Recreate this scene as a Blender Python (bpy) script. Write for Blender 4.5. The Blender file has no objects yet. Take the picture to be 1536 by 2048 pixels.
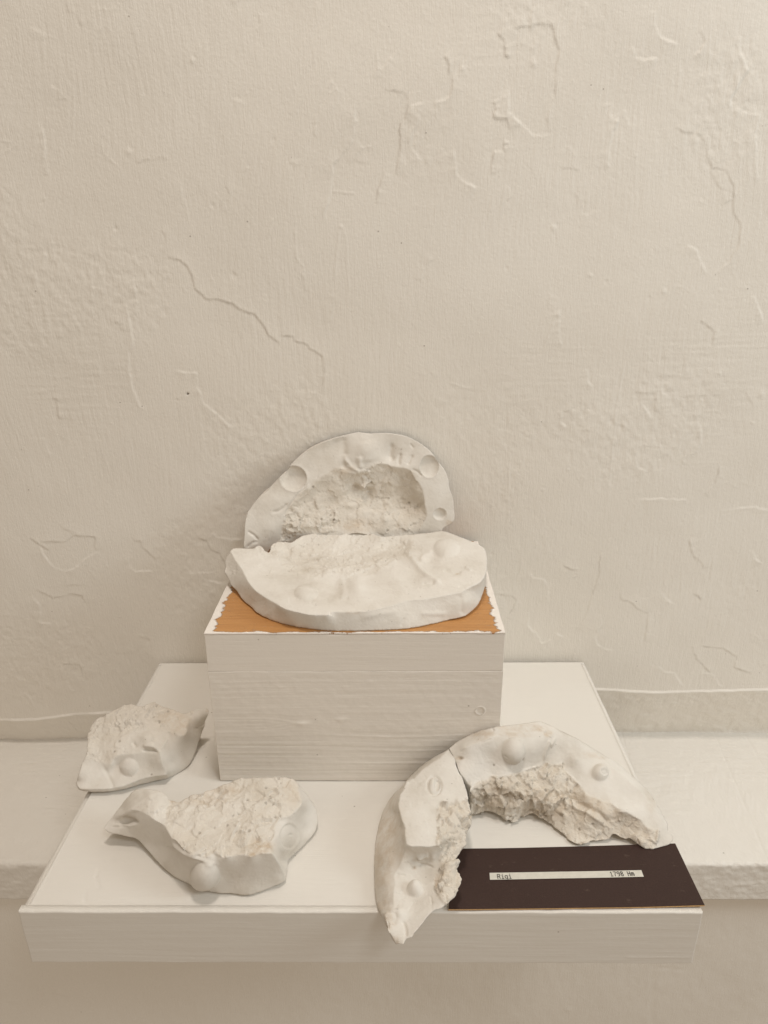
import bpy, math, numpy as np
from mathutils import Matrix, Vector
from mathutils.geometry import delaunay_2d_cdt, tessellate_polygon

# ---------------------------------------------------------------- camera
sc = bpy.context.scene
F, PITCH, YAW, ROLL = 1400.345, .36102, -.01142, -.00875
cy, sy = math.cos(YAW), math.sin(YAW)
fwd = np.array([sy*math.cos(PITCH), cy*math.cos(PITCH), -math.sin(PITCH)])
rt0 = np.array([cy, -sy, 0.]); up0 = np.cross(rt0, fwd)
rt = math.cos(ROLL)*rt0 + math.sin(ROLL)*up0
up = -math.sin(ROLL)*rt0 + math.cos(ROLL)*up0
CAM = np.array([0, 0, .54368])
cd = bpy.data.cameras.new('camera'); cam = bpy.data.objects.new('camera', cd)
sc.collection.objects.link(cam); sc.camera = cam
cd.sensor_fit = 'VERTICAL'; cd.sensor_height = 36; cd.lens = F/2048*36
cd.clip_start = .02; cd.clip_end = 50
M = Matrix(((rt[0], up[0], -fwd[0], CAM[0]), (rt[1], up[1], -fwd[1], CAM[1]), (rt[2], up[2], -fwd[2], CAM[2]), (0, 0, 0, 1)))
cam.matrix_world = M

# ---------------------------------------------------------------- light
w = bpy.data.worlds.new("World"); sc.world = w; w.use_nodes = True
bg = w.node_tree.nodes['Background']; bg.inputs[1].default_value = 1
# the room behind the viewer gives a warm, even fill that fades towards the wall side
_nt = w.node_tree; _tc = _nt.nodes.new('ShaderNodeTexCoord'); _sx = _nt.nodes.new('ShaderNodeSeparateXYZ')
_ma = _nt.nodes.new('ShaderNodeMath'); _ma.operation = 'MULTIPLY_ADD'; _ma.inputs[1].default_value = -.5; _ma.inputs[2].default_value = .5
_mx = _nt.nodes.new('ShaderNodeMix'); _mx.data_type = 'RGBA'; _mx.inputs['A'].default_value = (0, 0, 0, 1); _mx.inputs['B'].default_value = (.525, .437, .348, 1)
_nt.links.new(_tc.outputs['Generated'], _sx.inputs[0]); _nt.links.new(_sx.outputs['Y'], _ma.inputs[0]); _nt.links.new(_ma.outputs[0], _mx.inputs['Factor']); _nt.links.new(_mx.outputs['Result'], bg.inputs[0])
def area(name, loc, target, size, power, col):
    l = bpy.data.lights.new(name, 'AREA'); l.shape = 'RECTANGLE'; l.size, l.size_y = size; l.energy = power; l.color = col
    o = bpy.data.objects.new(name, l); sc.collection.objects.link(o); o.location = loc
    o.rotation_euler = (Vector(target)-Vector(loc)).to_track_quat('-Z', 'Y').to_euler(); return o
area('ceiling_light', (.9, -.8, 2.2), (0, .6, 0), (.5, .4), 10.9, (.95, .98, 1))
area('spot_lamp', (0, .5, 2.2), (0, .6, 0), (.25, .25), 14.8, (1, .92, .845))
area('right_light', (1.6, .1, 1.0), (0, .75, .1), (.6, .6), 9.6, (.86, .955, 1))  # cool area light from the right, source out of view
sc.view_settings.view_transform = 'Standard'; sc.view_settings.look = 'None'
sc.view_settings.exposure = .02; sc.view_settings.gamma = 1
sc.cycles.max_bounces = 6; sc.cycles.diffuse_bounces = 4

def at(px, py, z=None, y=None):
    px, py = np.asarray(px, float), np.asarray(py, float)
    d = fwd + rt*((px-768)/F)[..., None] - up*((py-1024)/F)[..., None]
    t = (z-CAM[2])/d[..., 2] if z is not None else y/d[..., 1]
    return CAM + d*np.asarray(t)[..., None]

# ---------------------------------------------------------------- noise
def _h(ix, iy, iz, s):
    n = (ix*374761393 + iy*668265263 + iz*2147483647 + s*974634777) & 0xffffffff
    n = ((n ^ (n >> 13))*1274126177) & 0xffffffff
    n = ((n ^ (n >> 16))*2246822519) & 0xffffffff
    return ((n ^ (n >> 15)) & 0xffffff)/float(0xffffff)
def vn(x, y, z=0., s=0):
    x, y = np.asarray(x, float), np.asarray(y, float); z = np.zeros_like(x)+z
    ix, iy, iz = (np.floor(a).astype(np.int64) for a in (x, y, z))
    fx, fy, fz = x-ix, y-iy, z-iz
    fx, fy, fz = (a*a*a*(a*(a*6-15)+10) for a in (fx, fy, fz))
    r = 0
    zs = (0, 1) if np.any(fz) else (0,)
    for a in (0, 1):
        for b in (0, 1):
            for c in zs:
                wgt = (fx if a else 1-fx)*(fy if b else 1-fy)*((fz if c else 1-fz))
                r = r + wgt*_h(ix+a, iy+b, iz+c, s)
    return r*2-1
def fbm(x, y, z=0., o=4, s=0, g=.5):
    r = 0; a = 1.; f = 1.; t = 0
    for k in range(o):
        r = r + a*vn(x*f+17.3*k, y*f-9.1*k, z*f+3.7*k if np.any(z) else 0., s+k); t += a; a *= g; f *= 2.03
    return r/t
def worley(P, s=0):
    I = np.floor(P).astype(np.int64); f1 = np.full(len(P), 9.); f2 = f1.copy(); idc = np.zeros(len(P)); vec = np.zeros((len(P), 3))
    for a in (-1, 0, 1):
        for b in (-1, 0, 1):
            for c in (-1, 0, 1):
                J = I+np.array([a, b, c])
                Q = J+np.stack([_h(J[:, 0], J[:, 1], J[:, 2], s+q) for q in (1, 2, 3)], 1)
                d = np.sqrt(((Q-P)**2).sum(1)); m = d < f1
                f2 = np.where(m, f1, np.minimum(f2, d)); idc = np.where(m, _h(J[:, 0], J[:, 1], J[:, 2], s+9), idc); f1 = np.where(m, d, f1); vec = np.where(m[:, None], P-Q, vec)
    g = np.stack([np.sin(idc*91+k*2.1)*1.3 for k in range(3)], 1)
    return f1, f2, idc, (vec*g).sum(1)
sst = lambda a, b, x: (lambda t: t*t*(3-2*t))(np.clip((x-a)/(b-a), 0, 1))

# ---------------------------------------------------------------- objects
COL = sc.collection
def mesh_obj(name, V, polys, mat, parent=None, smooth=True, attrs=None):
    """polys: int array (n,3) or (n,4), or a list of such arrays"""
    if not isinstance(polys, list): polys = [polys]
    polys = [np.asarray(p, np.int32) for p in polys if len(p)]
    me = bpy.data.meshes.new(name); V = np.asarray(V, np.float32)
    me.vertices.add(len(V)); me.vertices.foreach_set('co', V.ravel())
    lv = np.concatenate([p.ravel() for p in polys]); tot = np.concatenate([np.full(len(p), p.shape[1], np.int32) for p in polys])
    st = np.concatenate([[0], np.cumsum(tot)[:-1]]).astype(np.int32)
    me.loops.add(len(lv)); me.loops.foreach_set('vertex_index', lv)
    me.polygons.add(len(tot)); me.polygons.foreach_set('loop_start', st); me.polygons.foreach_set('loop_total', tot)
    me.polygons.foreach_set('use_smooth', np.full(len(tot), smooth))
    for k, v in (attrs or {}).items():
        a = me.attributes.new(k, 'FLOAT', 'POINT'); a.data.foreach_set('value', np.asarray(v, np.float32))
    me.update(calc_edges=True); me.validate()
    me.materials.append(mat)
    o = bpy.data.objects.new(name, me); COL.objects.link(o)
    if parent: o.parent = parent
    return o
def tag(o, label=None, cat=None, group=None, kind=None):
    for k, v in (('label', label), ('category', cat), ('group', group), ('kind', kind)):
        if v: o[k] = v
    return o
def empty(name, loc, label, cat, group=None):
    o = bpy.data.objects.new(name, None); COL.objects.link(o); o.location = loc; o.empty_display_size = .02
    return tag(o, label, cat, group)
def grid_quads(nu, nv, off=0):
    i = np.arange(nu-1)[:, None]*nv + np.arange(nv-1)[None]; i = i.ravel()+off
    return np.stack([i, i+nv, i+nv+1, i+1], 1)
def relief(name, O, U, Vv, su, sv, depth, res, hf, mat, parent=None, rnd=.0012, wob=.0004, seed=0):
    """board whose face (origin O, axes U, Vv) carries a relief hf(u, v); edges rounded; closed behind"""
    O, U, Vv = (np.array(a, float) for a in (O, U, Vv)); N = np.cross(U, Vv)
    def axis(L):
        e = np.array([0, .15, .4, .7, 1.])*rnd*1.4
        n = max(2, int((L-2*e[-1])/res)); return np.concatenate([e[:-1], np.linspace(e[-1], L-e[-1], n), L-e[:-1][::-1]])
    us, vs = axis(su), axis(sv); nu, nv = len(us), len(vs)
    u, v = np.meshgrid(us, vs, indexing='ij'); u = u.ravel(); v = v.ravel()
    d = np.minimum(np.minimum(u, su-u), np.minimum(v, sv-v)); t = np.clip(1-d/rnd, 0, 1)
    h = hf(u, v)*np.clip(d/.002+.35, 0, 1) - rnd*(1-np.sqrt(np.clip(1-t*t, 0, 1)))
    wu = fbm(v*60, u*0+seed, s=seed+5, o=4)*wob; wv = fbm(u*60, v*0+seed, s=seed+8, o=4)*wob
    uu = u+np.where(d < .004, 1, 0)*wu*np.sign(u-su/2)*(np.minimum(u, su-u) < .004)
    vv = v+wv*np.sign(v-sv/2)*(np.minimum(v, sv-v) < .004)
    P = O+uu[:, None]*U+vv[:, None]*Vv+h[:, None]*N
    Q = grid_quads(nu, nv)
    idx = np.arange(nu*nv).reshape(nu, nv)
    ring = np.concatenate([idx[:, 0], idx[-1, 1:], idx[::-1, -1][1:], idx[0, ::-1][1:-1]])
    B = P[ring]; B = B-((B-O)@N)[:, None]*N-depth*N
    n = len(ring); b0 = len(P); k = np.arange(n); k1 = (k+1) % n
    S = np.stack([ring[k], b0+k, b0+k1, ring[k1]], 1)
    c = len(P)+n; P = np.concatenate([P, B, [B.mean(0)]])
    C = np.stack([b0+k1, b0+k, np.full(n, c)], 1)
    return mesh_obj(name, P-(np.array(parent.location) if parent else 0), [Q, S, C], mat, parent)

# ---------------------------------------------------------------- materials
def newmat(name):
    m = bpy.data.materials.new(name); m.use_nodes = True; nt = m.node_tree; b = nt.nodes['Principled BSDF']
    return m, nt, b
def N(nt, t, **kw):
    n = nt.nodes.new(t)
    for k, v in kw.items():
        if k in n.inputs: n.inputs[k].default_value = v
        else: setattr(n, k, v)
    return n
def ramp(nt, src, stops):
    r = nt.nodes.new('ShaderNodeValToRGB'); e = r.color_ramp.elements
    while len(e) < len(stops): e.new(.5)
    for q, (p, c) in zip(e, stops): q.position = p; q.color = (*c, 1) if len(c) == 3 else c
    nt.links.new(src, r.inputs[0]); return r
def mapped(nt, scale, rot=(0, 0, 0)):
    g = N(nt, 'ShaderNodeNewGeometry'); m = nt.nodes.new('ShaderNodeMapping')
    m.inputs['Scale'].default_value = scale; m.inputs['Rotation'].default_value = rot
    nt.links.new(g.outputs['Position'], m.inputs[0]); return m
def noise(nt, vec, scale=1, detail=4, rough=.5, dist=0):
    n = N(nt, 'ShaderNodeTexNoise', Scale=scale, Detail=detail, Roughness=rough, Distortion=dist)
    nt.links.new(vec.outputs[0], n.inputs['Vector']); return n
def bump(nt, h, dist, prev=None, strength=1):
    b = N(nt, 'ShaderNodeBump', Strength=strength, Distance=dist); nt.links.new(h, b.inputs['Height'])
    if prev: nt.links.new(prev.outputs[0], b.inputs['Normal'])
    return b
def paint(name, base, dirt_shade, streak, rough=.62, bd=.0002, fine=.00012, wave=None):
    m, nt, b = newmat(name)
    n1 = noise(nt, mapped(nt, (3, 3, 3)), 1, 5, .6)
    c = ramp(nt, n1.outputs[0], [(.3, dirt_shade), (.62, base)])
    at_ = nt.nodes.new('ShaderNodeAttribute'); at_.attribute_name = 'dirt_shade'
    vo_ = N(nt, 'ShaderNodeTexVoronoi', Scale=1); nt.links.new(mapped(nt, (75, 75, 75)).outputs[0], vo_.inputs['Vector'])
    sp_ = ramp(nt, vo_.outputs['Distance'], [(.05, (1, 1, 1)), (.085, (0, 0, 0))]); wn = N(nt, 'ShaderNodeSeparateColor'); nt.links.new(vo_.outputs['Color'], wn.inputs[0])
    gt = N(nt, 'ShaderNodeMath', operation='GREATER_THAN'); nt.links.new(wn.outputs[0], gt.inputs[0]); gt.inputs[1].default_value = .93
    ml = N(nt, 'ShaderNodeMath', operation='MULTIPLY'); nt.links.new(sp_.outputs[0], ml.inputs[0]); nt.links.new(gt.outputs[0], ml.inputs[1])
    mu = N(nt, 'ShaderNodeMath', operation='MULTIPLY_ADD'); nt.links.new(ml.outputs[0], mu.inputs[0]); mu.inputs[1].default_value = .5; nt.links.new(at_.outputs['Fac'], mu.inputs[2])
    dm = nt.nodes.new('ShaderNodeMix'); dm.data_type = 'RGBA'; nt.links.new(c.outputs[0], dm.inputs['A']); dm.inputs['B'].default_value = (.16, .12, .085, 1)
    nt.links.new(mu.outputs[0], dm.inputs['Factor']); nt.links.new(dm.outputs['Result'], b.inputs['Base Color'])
    b.inputs['Roughness'].default_value = rough; b.inputs['Specular IOR Level'].default_value = .3
    n2 = noise(nt, mapped(nt, streak), 1, 4, .6, .4)
    n3 = noise(nt, mapped(nt, (260, 260, 260)), 1, 3, .6)
    b1 = bump(nt, n2.outputs[0], bd); b2 = bump(nt, n3.outputs[0], fine, b1); nt.links.new(b2.outputs[0], b.inputs['Normal'])
    return m
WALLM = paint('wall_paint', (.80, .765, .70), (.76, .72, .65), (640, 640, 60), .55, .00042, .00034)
LEDGEM = paint('ledge_paint', (.75, .72, .665), (.72, .685, .625), (420, 90, 300), .6, .0004, .00025)
BOARDM = paint('board_paint', (.735, .708, .655), (.715, .682, .625), (35, 800, 800), .5, .00020, .00006)
PLINTHM = paint('plinth_paint', (.80, .755, .69), (.78, .735, .67), (30, 800, 700), .5, .00022, .00008)

def plaster_mat():
    m, nt, b = newmat('plaster')
    def attr(n):
        a = nt.nodes.new('ShaderNodeAttribute'); a.attribute_name = n; return a.outputs['Fac']
    n1 = noise(nt, mapped(nt, (18, 18, 18)), 1, 6, .62)
    base = ramp(nt, n1.outputs[0], [(.25, (.55, .505, .435)), (.45, (.675, .64, .58)), (.6, (.72, .69, .635)), (.8, (.75, .725, .68))])
    mx = nt.nodes.new('ShaderNodeMix'); mx.data_type = 'RGBA'; nt.links.new(base.outputs[0], mx.inputs['A'])
    mx.inputs['B'].default_value = (.66, .59, .49, 1)
    n2 = noise(nt, mapped(nt, (60, 60, 60)), 1, 5, .6)
    mm = N(nt, 'ShaderNodeMath', operation='MULTIPLY'); nt.links.new(attr('rough'), mm.inputs[0]); nt.links.new(n2.outputs[0], mm.inputs[1])
    nt.links.new(mm.outputs[0], mx.inputs['Factor'])
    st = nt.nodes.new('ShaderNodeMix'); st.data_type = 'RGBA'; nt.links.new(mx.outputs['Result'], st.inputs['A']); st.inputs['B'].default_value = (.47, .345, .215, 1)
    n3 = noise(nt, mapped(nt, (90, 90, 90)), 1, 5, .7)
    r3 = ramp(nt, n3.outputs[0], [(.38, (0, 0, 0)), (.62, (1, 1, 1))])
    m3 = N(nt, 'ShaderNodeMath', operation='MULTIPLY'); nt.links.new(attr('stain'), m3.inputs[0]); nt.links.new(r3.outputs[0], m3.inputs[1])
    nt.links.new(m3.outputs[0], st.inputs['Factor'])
    pk = nt.nodes.new('ShaderNodeMix'); pk.data_type = 'RGBA'; nt.links.new(st.outputs['Result'], pk.inputs['A']); pk.inputs['B'].default_value = (.20, .16, .12, 1)
    vo_ = N(nt, 'ShaderNodeTexVoronoi', Scale=1); nt.links.new(mapped(nt, (170, 170, 170)).outputs[0], vo_.inputs['Vector'])
    sp_ = ramp(nt, vo_.outputs['Distance'], [(.06, (1, 1, 1)), (.13, (0, 0, 0))]); wn = N(nt, 'ShaderNodeSeparateColor'); nt.links.new(vo_.outputs['Color'], wn.inputs[0])
    gt = N(nt, 'ShaderNodeMath', operation='GREATER_THAN'); nt.links.new(wn.outputs[0], gt.inputs[0]); gt.inputs[1].default_value = .90
    ml = N(nt, 'ShaderNodeMath', operation='MULTIPLY'); nt.links.new(sp_.outputs[0], ml.inputs[0]); nt.links.new(gt.outputs[0], ml.inputs[1])
    mu = N(nt, 'ShaderNodeMath', operation='MULTIPLY_ADD'); nt.links.new(ml.outputs[0], mu.inputs[0]); mu.inputs[1].default_value = .55; nt.links.new(attr('pore'), mu.inputs[2]); nt.links.new(mu.outputs[0], pk.inputs['Factor'])
    nt.links.new(pk.outputs['Result'], b.inputs['Base Color'])
    b.inputs['Roughness'].default_value = .85; b.inputs['Specular IOR Level'].default_value = .2
    n4 = noise(nt, mapped(nt, (420, 420, 420)), 1, 4, .7)
    m4 = N(nt, 'ShaderNodeMath', operation='MULTIPLY_ADD'); nt.links.new(attr('rough'), m4.inputs[0]); m4.inputs[1].default_value = .5; m4.inputs[2].default_value = .12
    m5 = N(nt, 'ShaderNodeMath', operation='MULTIPLY'); nt.links.new(n4.outputs[0], m5.inputs[0]); nt.links.new(m4.outputs[0], m5.inputs[1])
    bb = bump(nt, m5.outputs[0], .0011); nt.links.new(bb.outputs[0], b.inputs['Normal'])
    return m
PLASTER = plaster_mat()
def flatmat(name, col, rough=.7, nz=0, ns=400):
    m, nt, b = newmat(name); b.inputs['Roughness'].default_value = rough; b.inputs['Specular IOR Level'].default_value = .25
    if nz:
        n1 = noise(nt, mapped(nt, (ns,)*3), 1, 4, .6)
        c = ramp(nt, n1.outputs[0], [(.3, tuple(a*(1-nz) for a in col)), (.7, tuple(min(1, a*(1+nz)) for a in col))]); nt.links.new(c.outputs[0], b.inputs['Base Color'])
    else: b.inputs['Base Color'].default_value = (*col, 1)
    return m

# ---------------------------------------------------------------- wall
YW = .8507; ZL = -.68868+.5437; ZL = ZL-.0   # bench top height relative to the shelf top
def poly_px(spec):
    """'TAG x,y,v; x,y,v ...' in the reading grids below -> photograph pixels, v kept"""
    G = dict(A=(430, 1060, 5.4857), B=(700, 1040, 5.12), C=(470, 850, 6.4), D=(690, 850, 6.4), E=(140, 1390, 5.12), F=(190, 1540, 6.4), G=(400, 1540, 5.9077),
             H=(730, 1470, 6.4), I=(730, 1670, 6.4), J=(880, 1430, 6.144), K=(1100, 1440, 5.6889), P=(0, 0, 1),
             W1=(0, 0, 2), W2=(768, 0, 2), W3=(0, 600, 2), W4=(900, 700, 2.415), L5=(0, 1300, 2.738), R6=(1100, 1300, 2.738), T4=(380, 1220, 2.2588))
    out = []; g = G['P']
    for tok in spec.replace(';', ' ').split():
        if ',' not in tok: g = G[tok]; continue
        v = [float(a) for a in tok.split(',')]; out.append([g[0]+v[0]/g[2], g[1]+v[1]/g[2]]+v[2:])
    return np.array(out)

MARKS = {  # b: edge that catches the light, d: edge that turns away, r: thin raised line, g: hair crack, p: pit/blob
 'b': ["W1 505,1215 515,1260 525,1320 535,1380 W3 512,210 515,250 522,310 535,360 550,400 560,425 590,440",
       "W3 785,340 800,375 815,415 845,440 880,465 905,490 935,510", "W3 165,975 175,1010 195,1040 225,1070 265,1080 300,1072 345,1030 395,1000",
       "W3 515,1015 520,1060 545,1083 610,1080", "W3 750,1010 748,1060 765,1088 870,1085", "W3 790,1070 820,1115 890,1130",
       "W3 845,930 880,950 900,950 930,957 970,950", "W1 1425,420 1420,540 1400,590 1360,625 1335,660 1325,760 1315,815 1300,850 1310,890",
       "W1 530,1120 545,1170 552,1215", "W2 150,440 125,510 105,560 110,600 150,645", "W2 280,600 290,700 320,725 375,755",
       "W2 310,240 300,290 275,320 265,380 245,400 200,410", "W2 500,360 500,450 540,490 600,540 660,538", "W2 995,185 1010,230 1045,238 1095,230",
       "W2 945,470 920,520 905,580 900,680", "W2 1420,140 1430,210 1460,280 1420,340 1390,400 1400,440 1450,450 1505,455 1490,530 1490,640 1500,720",
       "W2 1090,40 1085,90 1110,150 1180,175", "W2 1210,980 1255,1000 1270,1050 1290,1090", "W2 700,1240 700,1330 710,1390",
       "W4 385,1070 400,1100 455,1110 475,1150 475,1220", "W4 385,1270 380,1340 415,1370 445,1418 490,1395", "W4 730,1280 735,1330 705,1380 712,1425 745,1445 790,1450",
       "W4 1005,1530 1040,1555 1085,1560 1105,1600 1125,1625", "W4 820,880 905,720 1010,715 1145,722", "W4 1340,770 1400,765 1465,758 1536,775",
       "W4 1195,340 1215,390 1212,450 1195,500", "W4 915,250 950,290 975,330", "W4 890,510 905,560 950,585", "W4 540,290 540,350 560,375", "W4 1030,1175 1045,1205 1085,1230",
       "W4 1460,965 1480,1010 1500,1030", "W4 515,1370 545,1388", "W4 1210,1560 1265,1565 1300,1610 1320,1630", "W3 130,1180 160,1210 170,1290 210,1290", "L5 140,230 190,300 200,320",
       "L5 350,90 365,150 380,200 410,225", "W2 160,410 110,420 80,470", "W3 790,290 740,290 700,280","W4 660,90 668,150 690,175","W2 1480,1180 1500,1230 1520,1290","W1 165,490 175,560 180,640 195,700"],
 'd': ["W1 665,1030 720,1042 750,1065 765,1100 775,1150 820,1195 870,1200 930,1215 960,1240 1020,1260 1045,1290 1070,1335 1110,1370 1125,1395",
       "W1 1115,1345 1170,1345 1180,1365 1230,1380 1240,1395 1275,1415 W3 1290,225 1298,290 1290,340 1255,375", "W3 165,965 260,965 305,940 380,945 385,1000",
       "W3 535,962 560,962 570,990 590,1000 625,1035", "W3 795,950 825,960 850,1000 880,1010 900,1045", "W3 140,1155 170,1165 215,1190 290,1175 330,1180 350,1220",
       "W3 205,390 225,400 235,480", "W2 450,130 480,165 485,220 510,230", "W2 515,115 590,105 600,95 670,100 685,150 700,200 690,250 685,310 685,380 665,430 648,480 660,528",
       "W2 435,475 490,475 505,520", "W2 435,405 445,440 432,470", "W2 0,360 75,370 92,385 90,470 60,510 65,570 55,660 45,700", "W2 240,225 262,260 258,300",
       "W2 1170,510 1210,530 1265,535 1290,570 1300,640 1320,670 1370,680 1400,740 1400,850 1430,900 1420,980 1380,1050 1330,1090",
       "W2 440,600 425,700", "W2 480,560 478,610", "W4 885,200 985,210 990,280 1000,335", "W4 1300,560 1280,640 1230,690", "W4 1155,910 1160,960 1175,1000 1220,1030 1218,1060",
       "W4 820,1170 830,1205 880,1225 900,1250 960,1275 965,1200", "W4 960,1275 940,1410", "W4 1170,1430 1190,1490 1230,1530 1290,1590", "W4 1210,1430 1270,1435 1320,1440 1385,1480 1370,1530 1460,1565",
       "W4 225,1185 300,1190 322,1215 275,1300", "W4 725,980 720,1080 690,1180 655,1290 605,1360", "W2 1265,1280 1320,1330 1310,1380", "W3 120,950 200,1000","W4 1175,1180 1200,1185 1212,1210",
       "L5 335,70 440,80 455,140", "W1 1540,690 1510,760 1505,810","W2 1265,120 1290,170 1240,230","L5 370,380 420,480","W4 545,1035 580,1060 620,1065"],
 'r': ["W1 1360,905 1350,990 1342,1060 1338,1128", "W1 1370,905 1385,960 1388,1060 1398,1165", "W1 1180,910 1185,1030 1215,1070", "W1 1265,470 1260,545", "W1 415,515 402,560 410,610 440,640 475,670",
       "W1 1090,870 1075,945", "W2 700,1240 680,1280 645,1375", "W1 1325,765 1420,775", "W4 285,490 288,530 283,640 280,815", "W4 850,20 800,280 775,560 760,720 735,860", "W4 1135,480 1125,550",
       "W4 605,730 585,840", "W4 745,0 718,75", "W4 1120,1000 1118,1170", "W4 1275,1000 1258,1110", "W4 975,1520 955,1625", "W4 980,1690 970,1740", "W4 1210,235 1212,270", "W2 600,0 588,125",
       "W2 1310,20 1295,380 1320,430", "W1 1505,200 1512,290", "W4 600,1080 595,1095 615,1090 620,1075 600,1080", "W3 1225,565 1235,585 1250,560", "W3 1278,460 1275,530", "L5 1135,1575 1280,1605",
       "W2 1270,300 1240,348","W4 985,950 982,1020", "W4 0,160 60,180 120,190", "W4 920,455 1050,470"],
}
PITS = poly_px("W1 460,912,5 178,1020,6 210,972,4 850,820,4 1180,355,3 990,370,3 1160,460,3 1190,445,3 1090,512,3 1095,555,4 990,670,3 1045,650,3 435,1092,3 485,1090,3 603,1086,3 684,1096,3 1060,1182,3 845,1115,3 935,1100,6 515,605,7 770,240,5 240,800,3 865,775,3 1365,905,4 430,486,3 W2 600,250,7 1120,1165,6 1060,1190,4 1270,805,4 680,910,6 490,1070,4 138,370,3 825,1100,5 890,1125,4 1010,620,3 1345,1160,4 1500,205,2 1450,328,2 935,485,4 W3 620,665,3 820,558,3 270,430,3 710,400,4 95,380,2 1445,310,2 590,1360,8 570,1340,6 430,1060,3 90,960,3 W4 450,672,3 450,775,3 1120,828,3 625,1402,3 655,1310,2 840,878,2 1300,110,4 1505,210,9 825,370,6 570,575,4 1460,350,4 205,985,4 L5 140,190,4 300,540,3")
HOLE = poly_px("W3 750,376")
CRACK_SHADE = [None]
def marks_field(X, Z, h):
    CRACK_SHADE[0] = np.zeros(X.shape)
    LD = np.array([.5, .86]); rs = np.random.RandomState(4)
    rr = np.random.RandomState(11); extra = {'b': [], 'd': [], 'r': []}
    for i in range(110):
        x, y = rr.uniform(-60, 1600), rr.uniform(-20, 1370); ang = rr.normal(0, .5)+(math.pi/2 if rr.rand() < .75 else 0); n = rr.randint(2, 6); pts = [(x, y)]
        for j in range(n):
            a_ = ang+rr.normal(0, .6); l_ = rr.uniform(5, 20); x += l_*math.cos(a_); y += l_*math.sin(a_); pts.append((x, y))
        extra['bdr'[rr.randint(3)]].append(' '.join('%.1f,%.1f' % p for p in pts))
    for typ, lst in MARKS.items():
        for k, spec in enumerate(lst+['P '+e for e in extra[typ]]):
            p = poly_px(spec)[:, :2]; wk = 1. if k < len(lst) else .5; q = at(p[:, 0], p[:, 1], y=YW)[:, [0, 2]]
            # densify with a little wander
            pts = [q[0]]
            for a, b in zip(q[:-1], q[1:]):
                L = np.linalg.norm(b-a); n = max(1, int(L/.004))
                for j in range(1, n+1):
                    c = a+(b-a)*j/n
                    if typ in 'bd': c = c+rs.normal(0, .0005, 2)
                    pts.append(c)
            q = np.array(pts); mar = .03
            xi = np.where((X[:, 0] > q[:, 0].min()-mar) & (X[:, 0] < q[:, 0].max()+mar))[0]
            zi = np.where((Z[0] > q[:, 1].min()-mar) & (Z[0] < q[:, 1].max()+mar))[0]
            if len(xi) < 2 or len(zi) < 2: continue
            sl = np.s_[xi[0]:xi[-1]+1, zi[0]:zi[-1]+1]; x = X[sl]; z = Z[sl]
            best = np.full(x.shape, 9.); sg = np.zeros(x.shape); tt = np.zeros(x.shape)
            for i, (a, b) in enumerate(zip(q[:-1], q[1:])):
                d = b-a; L2 = d@d+1e-12; t = np.clip(((x-a[0])*d[0]+(z-a[1])*d[1])/L2, 0, 1)
                ex = x-a[0]-t*d[0]; ez = z-a[1]-t*d[1]; dd = np.hypot(ex, ez); m = dd < best
                best[m] = dd[m]; sg[m] = np.sign(d[0]*(z-a[1])-d[1]*(x-a[0]))[m]; tt[m] = ((i+t)/(len(q)-1))[m]
            endf = np.sqrt(np.clip(np.minimum(tt, 1-tt)*9, 0, 1)); var = .65+.35*vn(tt*9, tt*0+k, s=3)
            if typ == 'r': h[sl] += wk*.00052*np.exp(-(best/.0009)**2)*endf*var
            else:
                ch = q[-1]-q[0]; side = np.sign(np.array([-ch[1], ch[0]])@LD) or 1   # + : left of travel faces the light
                sd = sg*best*side           # >0 towards the light
                if typ == 'd': sd = -sd     # raised side is where sd < 0
                st = sst(.0010, -.0010, sd)*np.exp(-np.clip(-sd, 0, 9)/.008)-.25*sst(-.001, .001, sd)*np.exp(-np.clip(sd, 0, 9)/.006)
                h[sl] += wk*.00082*st*endf*var
                if typ == 'd': CRACK_SHADE[0][sl] = np.maximum(CRACK_SHADE[0][sl], wk*wk*np.exp(-(best/.0009)**2)*endf*np.clip(.2+.9*vn(tt*len(q)*.5, tt*0+k, s=8), 0, 1))  # groove shadow along the turned-away edges, put into the wall colour
    for i, (px, py, r) in enumerate(PITS):
        c = at(px, py, y=YW); r = r*.00045
        m = np.exp(-(((X-c[0])/r)**2+((Z-c[2])/r/1.2)**2)); s = 1 if i % 3 else -1
        h += s*min(r*.3, .0007)*m - s*.0003*np.exp(-(((X-c[0]-r*.6)/r)**2+((Z-c[2]-r*.8)/r)**2))
    return h
def wall_x():
    return np.concatenate([[-5, -3.5, -2.4, -1.6, -1.1, -.8], np.arange(-.60, .60, .00128), [.8, 1.1, 1.6, 2.4, 3.5, 5]])
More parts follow.
